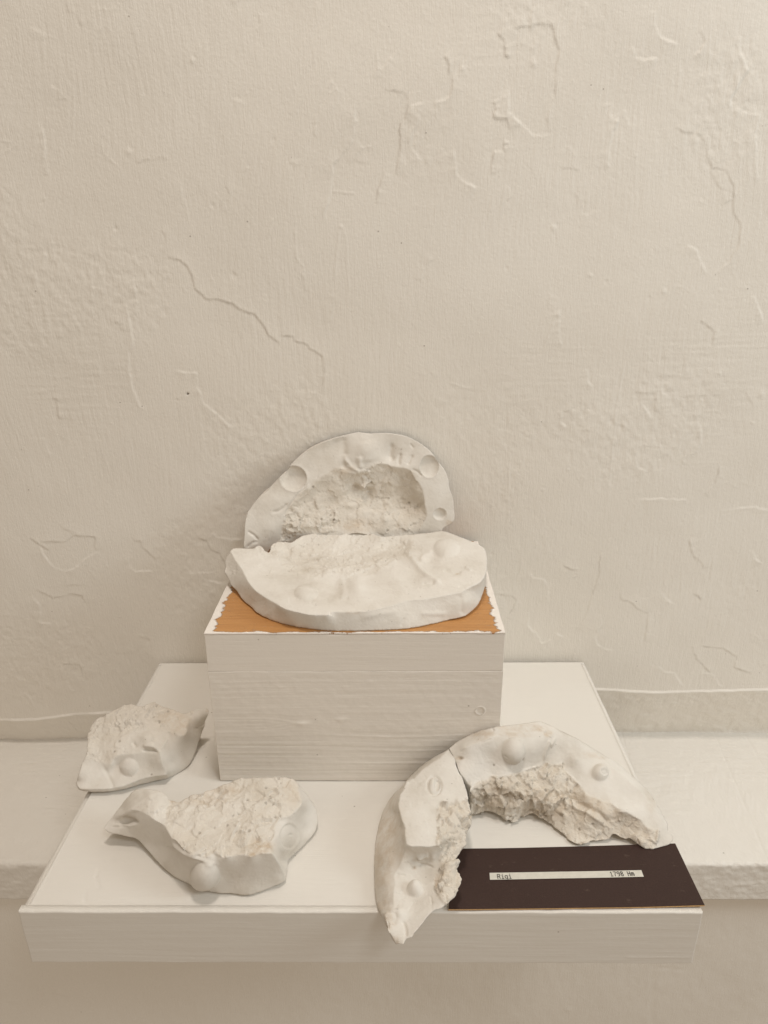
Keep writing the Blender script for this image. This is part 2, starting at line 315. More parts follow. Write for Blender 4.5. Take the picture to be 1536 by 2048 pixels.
def build_wall():
    xs = wall_x(); zs = np.concatenate([np.arange(ZL-.03, .93, .00128), [1.1, 1.4, 1.8, 2.3]])
    X, Z = np.meshgrid(xs, zs, indexing='ij'); x, z = X.ravel(), Z.ravel()
    wx = x+.004*fbm(x*6, z*6, s=2, o=2)
    patch = sst(-.15, .45, fbm(x*7, z*7, s=40, o=3))
    h = .0045*fbm(x*3.2, z*3.2, s=1, o=3)+.00035*fbm(x*25, z*18, s=7, o=4)
    rot = .35*fbm(x*2.5, z*2.5, s=77, o=2)   # brush direction drifts from place to place
    xr = x+rot*z*.5
    h += (.00014*patch+.00005)*fbm(xr*400, z*34, s=11, o=2)
    h += .0005*sst(-.05, .5, fbm(x*6+4, z*6, s=60, o=2))*fbm(x*170, z*120, s=12, o=3)
    h += .00014*sst(.2, .6, fbm(x*5-9, z*5, s=63, o=2))*fbm(x*30, z*300, s=13, o=2)
    h = h.reshape(X.shape); h = marks_field(X, Z, h); h = h.ravel()
    # the plaster lip low on the wall: proud edge, surface sinking back below it
    ll = poly_px("L5 -600,392 0,380 180,378 400,350 560,340 640,332"); lr = poly_px("R6 270,217 450,229 600,233 815,225 1194,211 1500,214")
    a = at(ll[:, 0], ll[:, 1], y=YW); b = at(lr[:, 0], lr[:, 1], y=YW)
    lx = np.concatenate([[-3], a[:, 0], b[:, 0], [3]]); lz = np.concatenate([[a[0, 2]], a[:, 2], b[:, 2], [b[-1, 2]]])
    zl = np.interp(x, lx, lz)+.0007*fbm(x*60, x*0, s=9, o=3)
    d = zl-z
    h += (.35+.65*sst(-.4, .4, fbm(x*22, x*0, s=93, o=3)))*sst(-.0012, .0012, d)*.0020+sst(-.0012, .0012, d)*(.0008-.29*np.clip(d, 0, .09))+.0008*sst(0, .01, d)*fbm(x*90, z*110, s=15, o=4)
    hc = at(HOLE[:, 0], HOLE[:, 1], y=YW)[0]
    h -= .004*np.exp(-(((x-hc[0])/.0012)**2+((z-hc[2])/.0012)**2)**2)
    P = np.stack([x, YW-h, z], 1); nv = len(zs)
    return mesh_obj('wall', P, grid_quads(len(xs), nv), WALLM, attrs=dict(dirt_shade=CRACK_SHADE[0].ravel()*.2+np.exp(-(((x-hc[0])/.0013)**2+((z-hc[2])/.0013)**2)**2)))  # painted groove shade of the crack lines; nail hole darkened as well
wall = build_wall(); tag(wall, 'cream painted plaster wall with brush strokes, hair cracks and flaked patches', kind='structure')
# small nail hole
def build_lower_wall():
    xs = wall_x()[::3]; zs = np.arange(-.75, ZL-.03, .003)
    X, Z = np.meshgrid(xs, zs, indexing='ij'); x, z = X.ravel(), Z.ravel()
    h = .003*fbm(x*4, z*4, s=21, o=3)+.0005*fbm(x*25, z*20, s=22, o=4)+.0005*fbm(x*150, z*60, s=23, o=3)
    h = h.reshape(X.shape)
    for spec in ("L5 765,1860 800,1980", "R6 460,1800 480,1830", "R6 560,1720 555,2040", "R6 580,1735 720,1750"):
        p = poly_px(spec); q = at(p[:, 0], p[:, 1], y=.668)[:, [0, 2]]
        for a, b in zip(q[:-1], q[1:]):
            d = b-a; t = np.clip(((X-a[0])*d[0]+(Z-a[1])*d[1])/(d@d), 0, 1); dd = np.hypot(X-a[0]-t*d[0], Z-a[1]-t*d[1]); h -= .0008*np.exp(-(dd/.0015)**2)
    for px, py, r in poly_px("L5 310,1880,14 355,1890,10 70,1930,8 R6 95,1960,9 975,1700,3 970,1400,6"):
        c = at(px, py, y=.668); r *= .0005; h += r*.3*np.exp(-(((X-c[0])/r)**2+((Z-c[2])/r/.7)**2))
    P = np.stack([x, .668-h.ravel(), z], 1)
    o = mesh_obj('wall_base', P, grid_quads(len(xs), len(zs)), WALLM)
    return tag(o, 'shaded plaster wall below the white ledge', kind='structure')
build_lower_wall()

# ---------------------------------------------------------------- ledge
def build_ledge():
    yf = .63356; th = .0571; top = ZL; xs = wall_x()
    L1, L2 = YW+.03-yf, th; r = .004
    s = np.concatenate([np.arange(0, L1-r, .0016), L1-r+np.arange(0, 8)*(r*math.pi/2)/8, L1-r+r*math.pi/2+np.arange(0, L2-r, .0016), [L1-r+r*math.pi/2+L2-r+.002, L1-r+r*math.pi/2+L2+.04]])
    S, X = np.meshgrid(s, xs, indexing='ij')[0].T, None
    X, S = np.meshgrid(xs, s, indexing='ij'); x, s_ = X.ravel(), S.ravel()
    arc = r*math.pi/2; a = np.clip((s_-(L1-r))/arc, 0, 1)*math.pi/2; d = np.clip(s_-(L1-r)-arc, 0, L2-r); under = np.clip(s_-(L1-r)-arc-(L2-r), 0, 9)
    y = YW+.03-np.minimum(s_, L1-r)-r*np.sin(a)+under; z = top-r*(1-np.cos(a))-d
    ny, nz = -np.sin(a), np.cos(a)
    h = .0016*fbm(x*5, s_*9, s=31, o=3)+.0005*fbm(x*60, s_*60, s=32, o=3)
    # brushed comb marks, crossing each other
    u = x*math.cos(.45)+s_*math.sin(.45); v = -x*math.sin(.45)+s_*math.cos(.45)
    h += .00028*fbm(u*420, v*40, s=33, o=2)*(.6+fbm(x*9, s_*9, s=36, o=2))+.0005*fbm(x*40, s_*330, s=34, o=2)*(.7+fbm(x*14, s_*14, s=38, o=2))
    front = sst(L1-r, L1, s_); h += front*.0008*fbm(x*130, s_*170, s=35, o=3)
    h += .0009*np.exp(-((s_-(L1-r+arc*.4))/.004)**2)*fbm(x*70, x*0, s=37, o=4)*2
    # board joints running back to front on the right
    for xj, sl in ((.335, -.12), (.47, -.16), (.52, -.1)):
        h -= .0004*np.exp(-((x-xj-sl*(s_-.1))/.0012)**2)*(1-front)
    P = np.stack([x, y+h*ny, z+h*nz], 1)
    o = mesh_obj('ledge', P, grid_quads(len(xs), len(s))[:, ::-1], LEDGEM)
    return tag(o, 'white painted ledge along the wall behind and below the shelf', 'ledge')
build_ledge()

# ---------------------------------------------------------------- shelf
XL, XR, YF, YB, TH = -.3303, .2697, .44898, YW-.002, .06301
shelf = empty('shelf', (XL/2+XR/2, YF+.2, -TH), 'wide white painted wooden shelf board carrying the plinth, card and four lower plaster pieces', 'shelf')
def grain(seed, amp, kf=1., fx=7, fz=330):
    def f(u, v):
        vv = v+.004*fbm(u*5, v*12, s=seed, o=2)
        return amp*kf*(fbm(u*fx, vv*fz, s=seed+1, o=3)+.6*fbm(u*fx*3, vv*fz*.4, s=seed+2, o=2))+amp*.25*fbm(u*200, v*200, s=seed+3, o=2)
    return f
def fb(u, v):
    h = grain(50, .00014, 1, 7, 420)(u, v); return h+.0004*np.exp(-((v-.008)/.0012)**2)*sst(.2, .5, fbm(u*14, u*0, s=4, o=3))
relief('front_board', (XL, YF, -TH), (1, 0, 0), (0, 0, 1), XR-XL, TH, .0068, .0012, fb, BOARDM, shelf, .0014, .0005, 1)
relief('edge_strip', (XL, YF+.0070, -.02), (1, 0, 0), (0, 1, 0), .0068, YB-YF-.0125, .0195, .002, lambda u, v: .0002*fbm(u*80, v*60, s=3, o=3)+.0198, BOARDM, shelf, .0007, .0004, 2)
relief('edge_strip', (XR-.0068, YF+.0070, -.02), (1, 0, 0), (0, 1, 0), .0068, YB-YF-.0125, .0195, .002, lambda u, v: .0002*fbm(u*80, v*60, s=5, o=3)+.0198, BOARDM, shelf, .0007, .0004, 3)
relief('edge_strip', (XL, YB-.0052, -.02), (1, 0, 0), (0, 1, 0), XR-XL, .0052, .0195, .002, lambda u, v: .0002*fbm(u*80, v*60, s=5, o=3)+.0198, BOARDM, shelf, .0007, .0002, 4)
def tp(u, v):
    h = grain(56, .00010, 1, 8, 260)(u, v)-.0004
    for spec in ("L5 545,1190 525,1240 545,1300", "L5 470,1320 465,1370 495,1405"):
        p = poly_px(spec); q = at(p[:, 0], p[:, 1], z=0.)[:, :2]-np.array([XL+.0074, YF+.0072])
        for a, b in zip(q[:-1], q[1:]):
            d = b-a; t = np.clip(((u-a[0])*d[0]+(v-a[1])*d[1])/(d@d), 0, 1); h -= .0006*np.exp(-(np.hypot(u-a[0]-t*d[0], v-a[1]-t*d[1])/.0009)**2)
    return h
relief('top_panel', (XL+.0071, YF+.0071, 0), (1, 0, 0), (0, 1, 0), XR-XL-.0142, YB-YF-.0129, .018, .0016, tp, BOARDM, shelf, .0006, .0003, 6)
relief('side_board', (XL+.0012, YB-.0002, -TH), (0, -1, 0), (0, 0, 1), YB-YF-.007, TH-.0206, .006, .003, grain(60, .0002), BOARDM, shelf, .001, .0003, 7)
relief('side_board', (XR-.0012, YF+.0072, -TH), (0, 1, 0), (0, 0, 1), YB-YF-.007, TH-.0206, .006, .003, grain(61, .0002), BOARDM, shelf, .001, .0003, 8)
relief('bottom_panel', (XR-.0065, YF+.007, -TH+.001), (-1, 0, 0), (0, 1, 0), XR-XL-.013, YB-YF-.009, .006, .02, grain(62, .0001), BOARDM, shelf, .001, .0, 9)

# ---------------------------------------------------------------- plinth
PX0, PX1, PY, PH, PB = -.18839, .11291, .61016, .18468, .842
plinth = empty('plinth', ((PX0+PX1)/2, (PY+PB)/2, 0), 'white painted wooden block plinth with bare orange brown top standing on the shelf', 'plinth')
zj0, zj1 = at(415, 1349, y=PY)[2], at(1006, 1337, y=PY)[2]
zj = (zj0+zj1)/2
def plow(u, v):
    k = .35+.85*sst(.11, .03, v)
    kx, kz = at(603, 1448, y=PY)[[0, 2]]-np.array([PX0, 0]); r = np.hypot((u-kx)/2.2, v-kz)
    vv = v+.006*np.exp(-(r/.012)**2)*np.sign(v-kz)+.003*fbm(u*5, v*10, s=70, o=2)+.004*np.exp(-((u-.2)/.07)**2-((v-.06)/.03)**2)
    h = .00036*k*(fbm(u*5, vv*480, s=71, o=3)-.9*np.clip(vn(u*4, vv*170, s=72)-.45, 0, 1)*1.6)+.0002*fbm(u*120, v*160, s=73, o=3)
    h += .0011*np.exp(-(r/.003)**2)
    h += .0006*np.exp(-(np.hypot((u-(at(683, 1440, y=PY)[0]-PX0))/2, v-at(683, 1440, y=PY)[2])/.003)**2)
    c = at(960, 1422, y=PY)[[0, 2]]-np.array([PX0, 0]); r = np.hypot(u-c[0], v-c[1])
    h += .0009*np.exp(-((r-.0047)/.0007)**2)-.0004*(r < .0045)
    return h
def pup(u, v): return grain(75, .0001, 1, 6, 340)(u, v)
relief('front_board', (PX0, PY, 0.0003), (1, 0, 0), (0, 0, 1), PX1-PX0, zj-.0004, .012, .0009, plow, PLINTHM, plinth, .0005, .0003, 11)
relief('front_board', (PX0+.0003, PY+.0002, zj), (1, 0, 0), (0, 0, 1), PX1-PX0-.0006, PH-zj-.0021, .012, .0013, pup, PLINTHM, plinth, .0005, .0003, 12)
relief('side_board', (PX0, PB, 0.0003), (0, -1, 0), (0, 0, 1), PB-PY-.013, PH-.0022, .012, .002, grain(80, .0003), PLINTHM, plinth, .001, .0005, 13)
relief('side_board', (PX1, PY+.013, 0.0003), (0, 1, 0), (0, 0, 1), PB-PY-.013, PH-.0022, .012, .002, grain(81, .0003), PLINTHM, plinth, .001, .0005, 14)
def wood_top():
    m, nt, b = newmat('worn_wood')
    g = N(nt, 'ShaderNodeNewGeometry'); sp = nt.nodes.new('ShaderNodeSeparateXYZ'); nt.links.new(g.outputs['Position'], sp.inputs[0])
    n1 = noise(nt, mapped(nt, (18, 420, 420)), 1, 5, .65)
    wood = ramp(nt, n1.outputs[0], [(.3, (.42, .20, .065)), (.5, (.49, .24, .08)), (.75, (.54, .28, .10))])
    def mth(op, a, bb, c=None):
        q = N(nt, 'ShaderNodeMath', operation=op)
        for i, v in enumerate((a, bb, c)):
            if v is None: continue
            if isinstance(v, (int, float)): q.inputs[i].default_value = v
            else: nt.links.new(v, q.inputs[i])
        return q.outputs[0]
    # distance to the painted rim, in metres, with ragged brush ends running along x
    dl = mth('SUBTRACT', sp.outputs['X'], PX0+.008); dr = mth('SUBTRACT', PX1-.0075, sp.outputs['X']); df = mth('MULTIPLY', mth('SUBTRACT', sp.outputs['Y'], PY+.0022), 1.6)
    d = mth('MINIMUM', mth('MINIMUM', dl, dr), df)
    n2 = noise(nt, mapped(nt, (40, 1700, 1)), 1, 3, .7, .2); n3 = noise(nt, mapped(nt, (28, 45, 1)), 1, 6, .75)
    d = mth('ADD', d, mth('MULTIPLY', mth('SUBTRACT', n2.outputs[0], .5), .007)); d = mth('ADD', d, mth('MULTIPLY', mth('SUBTRACT', n3.outputs[0], .5), .024))
    mask = ramp(nt, mth('MULTIPLY_ADD', d, 280, .5), [(.35, (0, 0, 0)), (.65, (1, 1, 1))])
    n4 = noise(nt, mapped(nt, (60, 1100, 1)), 1, 3, .8); sc_ = ramp(nt, n4.outputs[0], [(.66, (1, 1, 1)), (.70, (0, 0, 0))])
    mk = mth('MULTIPLY', mask.outputs[0], mth('MAXIMUM', sc_.outputs[0], mth('MULTIPLY', d, 30)))
    mx = nt.nodes.new('ShaderNodeMix'); mx.data_type = 'RGBA'; mx.inputs['A'].default_value = (.80, .75, .69, 1); nt.links.new(wood.outputs[0], mx.inputs['B']); nt.links.new(mk, mx.inputs['Factor'])
    nt.links.new(mx.outputs['Result'], b.inputs['Base Color']); b.inputs['Roughness'].default_value = .5
    iv = mth('SUBTRACT', 1, mk); b1 = bump(nt, iv, .0006); b2 = bump(nt, n1.outputs[0], .0003, b1); nt.links.new(b2.outputs[0], b.inputs['Normal'])
    return m
relief('top_board', (PX0, PY, PH), (1, 0, 0), (0, 1, 0), PX1-PX0, PB-PY, .0018, .002, lambda u, v: .0001*fbm(u*30, v*400, s=90, o=3), wood_top(), plinth, .0006, .0005, 15)

# ---------------------------------------------------------------- plaster pieces
def catmull(P):
    if len(P) < 3: return P
    Q = np.concatenate([[2*P[0]-P[1]], P, [2*P[-1]-P[-2]]]); out = []
    for i in range(1, len(Q)-2):
        a, b, c, d = Q[i-1:i+3]; n = max(2, int(np.hypot(*(c-b)[:2])/4))
        t = (np.arange(n)/n)[:, None]
        out.append(.5*((2*b)+(c-a)*t+(2*a-5*b+4*c-d)*t**2+(3*b-3*c+d-a)*t**3)*1.0)
    out.append([P[-1]]); return np.concatenate(out)
def resample(P, step):
    s = np.concatenate([[0], np.cumsum(np.hypot(*np.diff(P[:, :2], axis=0).T))]); n = max(1, int(round(s[-1]/step)))
    t = np.linspace(0, s[-1], n+1); return np.stack([np.interp(t, s, P[:, k]) for k in range(P.shape[1])], 1), t
def pip(x, y, poly):
    r = np.zeros(len(x), bool); px, py = poly[:, 0], poly[:, 1]; j = len(poly)-1
    for i in range(len(poly)):
        if py[i] != py[j]:
            c = ((py[i] > y) != (py[j] > y)) & (x < (px[j]-px[i])*(y-py[i])/(py[j]-py[i])+px[i]); r ^= c
        j = i
    return r
def tps(C, z, Q):
    m = C.mean(0); s = np.abs(C-m).max()+1e-9; C = (C-m)/s; Q = (Q-m)/s
    k = lambda r2: np.where(r2 > 1e-14, .5*r2*np.log(r2+1e-20), 0)
    n = len(C); A = np.zeros((n+3, n+3)); A[:n, :n] = k(((C[:, None]-C[None])**2).sum(2))+np.eye(n)*2e-4
    A[:n, n] = 1; A[:n, n+1:] = C; A[n, :n] = 1; A[n+1:, :n] = C.T
    wv = np.linalg.solve(A, np.concatenate([z, [0, 0, 0]])); out = np.empty(len(Q))
    for i in range(0, len(Q), 4000):
        q = Q[i:i+4000]; out[i:i+4000] = k(((q[:, None]-C[None])**2).sum(2))@wv[:n]+wv[n]+q@wv[n+1:]
    return out
def piece(name, label, chains, regions, ctrl={}, domes=[], ridges=[], stains_shade=[], base=0., mode='z', step=1.7, seed=0, back=None, pores=1., rscale=1., holes=1., calm=None):
    """chains: {key: (spec, wobble px)}; regions: {key: ([chain keys, '-' = reversed], roughness)}; the third value in a spec is height in mm (mode z)
    or distance from the viewer in mm (mode y). Every traced point becomes a point in space, then relief, noise, sides and underside are added."""
    rs = np.random.RandomState(seed+3); CH = {}
    for k, (spec, wob) in chains.items():
        P = poly_px(spec); P, t = resample(catmull(P), step)
        if wob and len(P) > 3:
            T = np.gradient(P[:, :2], axis=0); T /= np.hypot(*T.T)[:, None]+1e-9; n = np.stack([-T[:, 1], T[:, 0]], 1)
            e = np.clip(np.minimum(t, t[-1]-t)/6, 0, 1)
            P[:, :2] += n*(wob*2.2*e*fbm(t/14, t*0+seed+hash_s(k), s=seed, o=4, g=.62))[:, None]
        CH[k] = P
    V = []; key = {}
    def vid(p):
        q = (round(p[0]*4), round(p[1]*4))
        for dx in (0, -1, 1):
            for dy in (0, -1, 1):
                if (q[0]+dx, q[1]+dy) in key: return key[(q[0]+dx, q[1]+dy)]
        key[q] = len(V); V.append(p); return key[q]
    CI = {k: [vid(p) for p in P] for k, P in CH.items()}
    E_ = sorted({(min(a, b), max(a, b)) for c in CI.values() for a, b in zip(c[:-1], c[1:]) if a != b})
    nb = len(V); B = np.array(V); RG = {}
    for rk, (lst, ro) in regions.items():
        ids = []
        for c in lst:
            s = CI[c.strip('-')]; ids += (s[::-1] if c[0] == '-' else s)[:-1]
        RG[rk] = ids
    pts = [B[:, :2]]; zz = [B[:, 2]]; ow = [np.full(nb, -1)]
    for ri, (rk, ids) in enumerate(RG.items()):
        poly = B[ids]; lo, hi = poly[:, :2].min(0), poly[:, :2].max(0)
        gx, gy = np.meshgrid(np.arange(lo[0], hi[0], step), np.arange(lo[1], hi[1], step*.87)); gx = gx+(np.arange(gx.shape[0]) % 2)[:, None]*step/2
        q = np.stack([gx.ravel(), gy.ravel()], 1)+rs.uniform(-.2, .2, (gx.size, 2))*step
        q = q[pip(q[:, 0], q[:, 1], poly[:, :2])]
        keep = np.ones(len(q), bool)
        for i in range(0, len(q), 3000):
            d = ((q[i:i+3000, None]-B[None, :, :2])**2).sum(2).min(1); keep[i:i+3000] = d > (.62*step)**2
        q = q[keep]
        st = max(1, len(ids)//110); C = poly[::st]
        if rk in ctrl: C = np.concatenate([C, poly_px(ctrl[rk])])
        pts.append(q); zz.append(tps(C[:, :2], C[:, 2], q)); ow.append(np.full(len(q), ri))
    pts = np.concatenate(pts); zz = np.concatenate(zz); ow = np.concatenate(ow)
    vo, _, fo, orig, *_ = delaunay_2d_cdt([Vector(p) for p in pts], E_, [], 0, 1e-5)
    vo = np.array([tuple(v) for v in vo]); src = np.array([o[0] if o else -1 for o in orig])
    for i in np.where(src < 0)[0]: src[i] = ((B[:, :2]-vo[i])**2).sum(1).argmin()
    z = zz[src]; own = ow[src]; fo = np.array([f for f in fo if len(f) == 3])
    cen = vo[fo].mean(1); freg = np.full(len(fo), -1)
    for ri, (rk, ids) in enumerate(RG.items()):
        freg[pip(cen[:, 0], cen[:, 1], B[ids][:, :2])] = ri
    fo = fo[freg >= 0]; freg = freg[freg >= 0]
    used = np.zeros(len(vo), bool); used[fo.ravel()] = True; mp = np.cumsum(used)-1; vo, z, own = vo[used], z[used], own[used]; fo = mp[fo]
    P = at(vo[:, 0], vo[:, 1], z=z/1000) if mode == 'z' else at(vo[:, 0], vo[:, 1], y=z/1000)
    def normals(P):
        n = np.cross(P[fo[:, 1]]-P[fo[:, 0]], P[fo[:, 2]]-P[fo[:, 0]]); v = np.zeros_like(P)
        for k in range(3): np.add.at(v, fo[:, k], n)
        v /= np.linalg.norm(v, axis=1)[:, None]+1e-15
        s = np.sign((v*(CAM-P)).sum(1)).mean(); return v*(1 if s > 0 else -1), s
    Nn, sgn = normals(P)
    if sgn < 0: fo = fo[:, ::-1]
    # smooth the normals so that features do not tear at creases
    nbk = fo
    def lap(a, it):
        for _ in range(it):
            s = np.zeros_like(a); c = np.zeros(len(P))
            for i, j in ((0, 1), (1, 2), (2, 0)):
                np.add.at(s, nbk[:, i], a[nbk[:, j]]); np.add.at(s, nbk[:, j], a[nbk[:, i]]); np.add.at(c, nbk[:, i], 1); np.add.at(c, nbk[:, j], 1)
            a = (a+s/(c[:, None] if a.ndim > 1 else c))/2
        return a
    Ns = lap(Nn, 6); Ns /= np.linalg.norm(Ns, axis=1)[:, None]
    ro = np.array([v[1] for v in regions.values()]+[0.]); vr = ro[own]
    br = np.zeros(len(P)); bc = np.zeros(len(P))
    for k in range(3): np.add.at(br, fo[:, k], ro[freg]); np.add.at(bc, fo[:, k], 1)
    vr = np.where(own < 0, br/np.maximum(bc, 1)*.8, vr); vr = lap(vr, 3)
    if calm:
        q = poly_px(calm[0])[:, :2]; best = np.full(len(P), 1e9)
        for a, b in zip(q[:-1], q[1:]):
            d = b-a; t = np.clip(((vo-a)@d)/(d@d), 0, 1); best = np.minimum(best, np.hypot(*(vo-a-t[:, None]*d).T))
        vr = vr*(1-.85*np.exp(-(best/calm[1])**2))
    disp = np.zeros(len(P)); pore = np.zeros(len(P)); stain = np.zeros(len(P))
    for spec, rx, ry, h, kind in domes:
        c = poly_px(spec)[0]; r = np.sqrt(((vo[:, 0]-c[0])/rx)**2+((vo[:, 1]-c[1])/ry)**2)
        if kind == 'dome': d = np.clip(1-r*r, 0, 1)**.72*.8+.2*np.exp(-(r/.95)**4)
        elif kind == 'pit': d = -np.sqrt(np.clip(1-r*r, 0, 1))+.06*np.exp(-((r-1.05)/.1)**2)
        elif kind == 'lump': d = np.exp(-r**2*1.5)
        elif kind == 'disc': d = sst(1.05, .9, r)
        elif kind == 'ring': d = np.exp(-((r-1)/.15)**2)
        disp += d*h/1000; vr = np.where((r < 1) & (kind in ('dome', 'pit')), vr*.3+.02, vr)
    for spec, wd, h in ridges:
        q = poly_px(spec)[:, :2]; best = np.full(len(P), 1e9); tt = np.zeros(len(P))
        for i, (a, b) in enumerate(zip(q[:-1], q[1:])):
            d = b-a; t = np.clip(((vo-a)@d)/(d@d), 0, 1); e = np.hypot(*(vo-a-t[:, None]*d).T); m = e < best; best[m] = e[m]; tt[m] = ((i+t)/(len(q)-1))[m]
        disp += h/1000*np.exp(-(best/wd)**2)*np.clip(np.minimum(tt, 1-tt)*6+.1, 0, 1)
    S = P*rscale
    big = fbm(S[:, 0]*55, S[:, 1]*55, S[:, 2]*55+9, o=3, s=seed)
    f1, f2, idc, fa = worley(S*np.array([75, 75, 75.])+.3*np.stack([big, -big, big], 1), seed)
    g1, g2, idg, fb_ = worley(S*165.+.3*np.stack([big, -big, big], 1), seed+20)
    fine = fbm(S[:, 0]*420, S[:, 1]*420, S[:, 2]*420, o=2, s=seed+7)
    rid = 1-np.abs(fbm(S[:, 0]*90, S[:, 1]*90, S[:, 2]*90, o=3, s=seed+31))*2
    zone = .30+.95*sst(-.35, .4, fbm(S[:, 0]*24, S[:, 1]*24, S[:, 2]*24, o=2, s=seed+90))
    rough = .0024*big+zone*(.0028*fa+.0010*fb_+.0006*(idc-.5)+.0003*(idg-.5)+.0005*rid+.0003*fine)
    med = fbm(S[:, 0]*28, S[:, 1]*28, S[:, 2]*28, o=3, s=seed+50)
    dens = sst(-.1, .5, fbm(S[:, 0]*40, S[:, 1]*40, S[:, 2]*40, o=2, s=seed+61))
    p1, _, idp, _ = worley(S*230., seed+40); pm = (idp > 1-.16*dens*pores)*sst(.42, .22, p1)*np.clip(vr*2, 0, 1)
    p2, _, idq, _ = worley(S*110., seed+44); pm2 = (idq > .965)*sst(.16, .09, p2)*holes
    disp += vr*rough + .0007*med*(1-.5*vr) + .00012*fine - .0012*pm - .0006*pm2
    pore = np.clip(pm*.45+pm2*.55, 0, 1)
    for spec, rx, ry, a in stains_shade:
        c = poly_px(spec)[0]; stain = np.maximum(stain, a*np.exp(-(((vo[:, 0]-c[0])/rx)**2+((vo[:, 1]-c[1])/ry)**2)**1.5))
    P = P+Ns*disp[:, None]
    if mode == 'y': P[:, 1] = np.minimum(P[:, 1], .839)
    if mode == 'z': P[:, 2] = np.maximum(P[:, 2], base+.0008)
    # boundary loop -> sides and underside
    e = np.concatenate([fo[:, [0, 1]], fo[:, [1, 2]], fo[:, [2, 0]]]); kk = np.sort(e, 1); kid = kk[:, 0].astype(np.int64)*len(P)+kk[:, 1]
    u, inv, cnt = np.unique(kid, return_inverse=True, return_counts=True); be = e[cnt[inv] == 1]
    nxt = {}
    for a, b in be: nxt.setdefault(int(a), []).append(int(b))
    loops = []
    while nxt:
        a0 = next(iter(nxt)); l = [a0]; a = a0
        while a in nxt:
            b = nxt[a].pop()
            if not nxt[a]: del nxt[a]
            if b == a0: break
            l.append(b); a = b
        loops.append(l)
    loop = np.array(max(loops, key=len)); n = len(loop); L = P[loop]
    def sm(a, it=6):
        for _ in range(it): a = (a+np.roll(a, 1, 0)+np.roll(a, -1, 0))/3
        return a
    if mode == 'z':
        hgt = np.clip(sm(L[:, 2])-base, 0, 1); Ls = sm(L, 12); T = np.roll(Ls, -1, 0)-np.roll(Ls, 1, 0); out = np.stack([T[:, 1], -T[:, 0]], 1)
        out /= np.hypot(*out.T)[:, None]+1e-9
        ar = (Ls[:, 0]*np.roll(Ls[:, 1], -1)-Ls[:, 1]*np.roll(Ls[:, 0], -1)).sum()
        if ar < 0: out = -out
        off = hgt*(1.35*np.clip(-out[:, 1], 0, 1)+.5*np.abs(out[:, 0])*(out[:, 1] < .3)+.05); off = np.clip(off, 0, .03); off = sm(off, 4)
        rings = []; lp = vo[loop]
        def proj(Q):
            q = Q-CAM; zc = q@fwd; return 768+F*(q@rt)/zc, 1024-F*(q@up)/zc
        D = L.copy(); D[:, 2] = base; push = np.zeros(n); off = np.minimum(off, .012)
        mv = np.zeros((n, 2)); bad = hgt > .0015; first = True
        for dist in np.arange(0, .07, .002):
            for ang in (np.arange(16)*math.pi/8+math.pi/2 if dist else [0.]):
                ii = np.where(bad)[0]
                if not len(ii): break
                dv = dist*np.array([math.cos(ang), math.sin(ang)]); Q = D[ii].copy(); Q[:, :2] += dv-out[ii]*off[ii][:, None]; x_, y_ = proj(Q)
                ok = pip(x_, y_+2.5, lp) & pip(x_-2, y_, lp) & pip(x_+2, y_, lp) if dist else pip(x_, y_+2.5, lp)
                mv[ii[ok]] = dv; bad[ii[ok]] = False
        mv = sm(mv, 5)
        for f in (.35, .75, 1.):
            R = L.copy(); R[:, :2] -= out*(off*(f**.8))[:, None]; R[:, :2] += mv*(f**.7); R[:, 2] = L[:, 2]*(1-f)+(base-.0008)*f; R += (1-f)*.0004*rs.normal(size=R.shape)
            rings.append(R)
    else:
        dirv = np.array([0, 1, 0.]); c = L.mean(0); rings = []
        for f in (.3, .7, 1.):
            R = L.copy(); R[:, 1] = L[:, 1]*(1-f)+np.minimum(L[:, 1]+back, YW-.006)*f; R[:, [0, 2]] += (c-L)[:, [0, 2]]*.03*f; rings.append(R)
    allv = [P]+rings; b0 = len(P); quads = []; prev = loop; k = np.arange(n); k1 = (k+1) % n
    for r in range(len(rings)):
        cur = b0+r*n+k; quads.append(np.stack([prev[k1], prev[k], cur[k], cur[k1]], 1)); prev = cur
    tris = tessellate_polygon([[Vector((*vo[i], 0)) for i in loop]]); tr = np.array([[b0+(len(rings)-1)*n+j for j in t] for t in tris])
    ext = len(rings)*n; A = lambda a: np.concatenate([a, np.tile(a[loop], len(rings))])
    PP = np.concatenate(allv); org = np.array([PP[:, 0].mean(), PP[:, 1].mean(), base])
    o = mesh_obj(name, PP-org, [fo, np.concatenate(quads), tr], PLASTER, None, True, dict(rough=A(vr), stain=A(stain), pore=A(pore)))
    o.location = org
    return tag(o, label, 'plaster fragment', 'broken plaster pieces on the shelf and plinth')
def hash_s(k): return sum(ord(c)*(i+1) for i, c in enumerate(k)) % 97

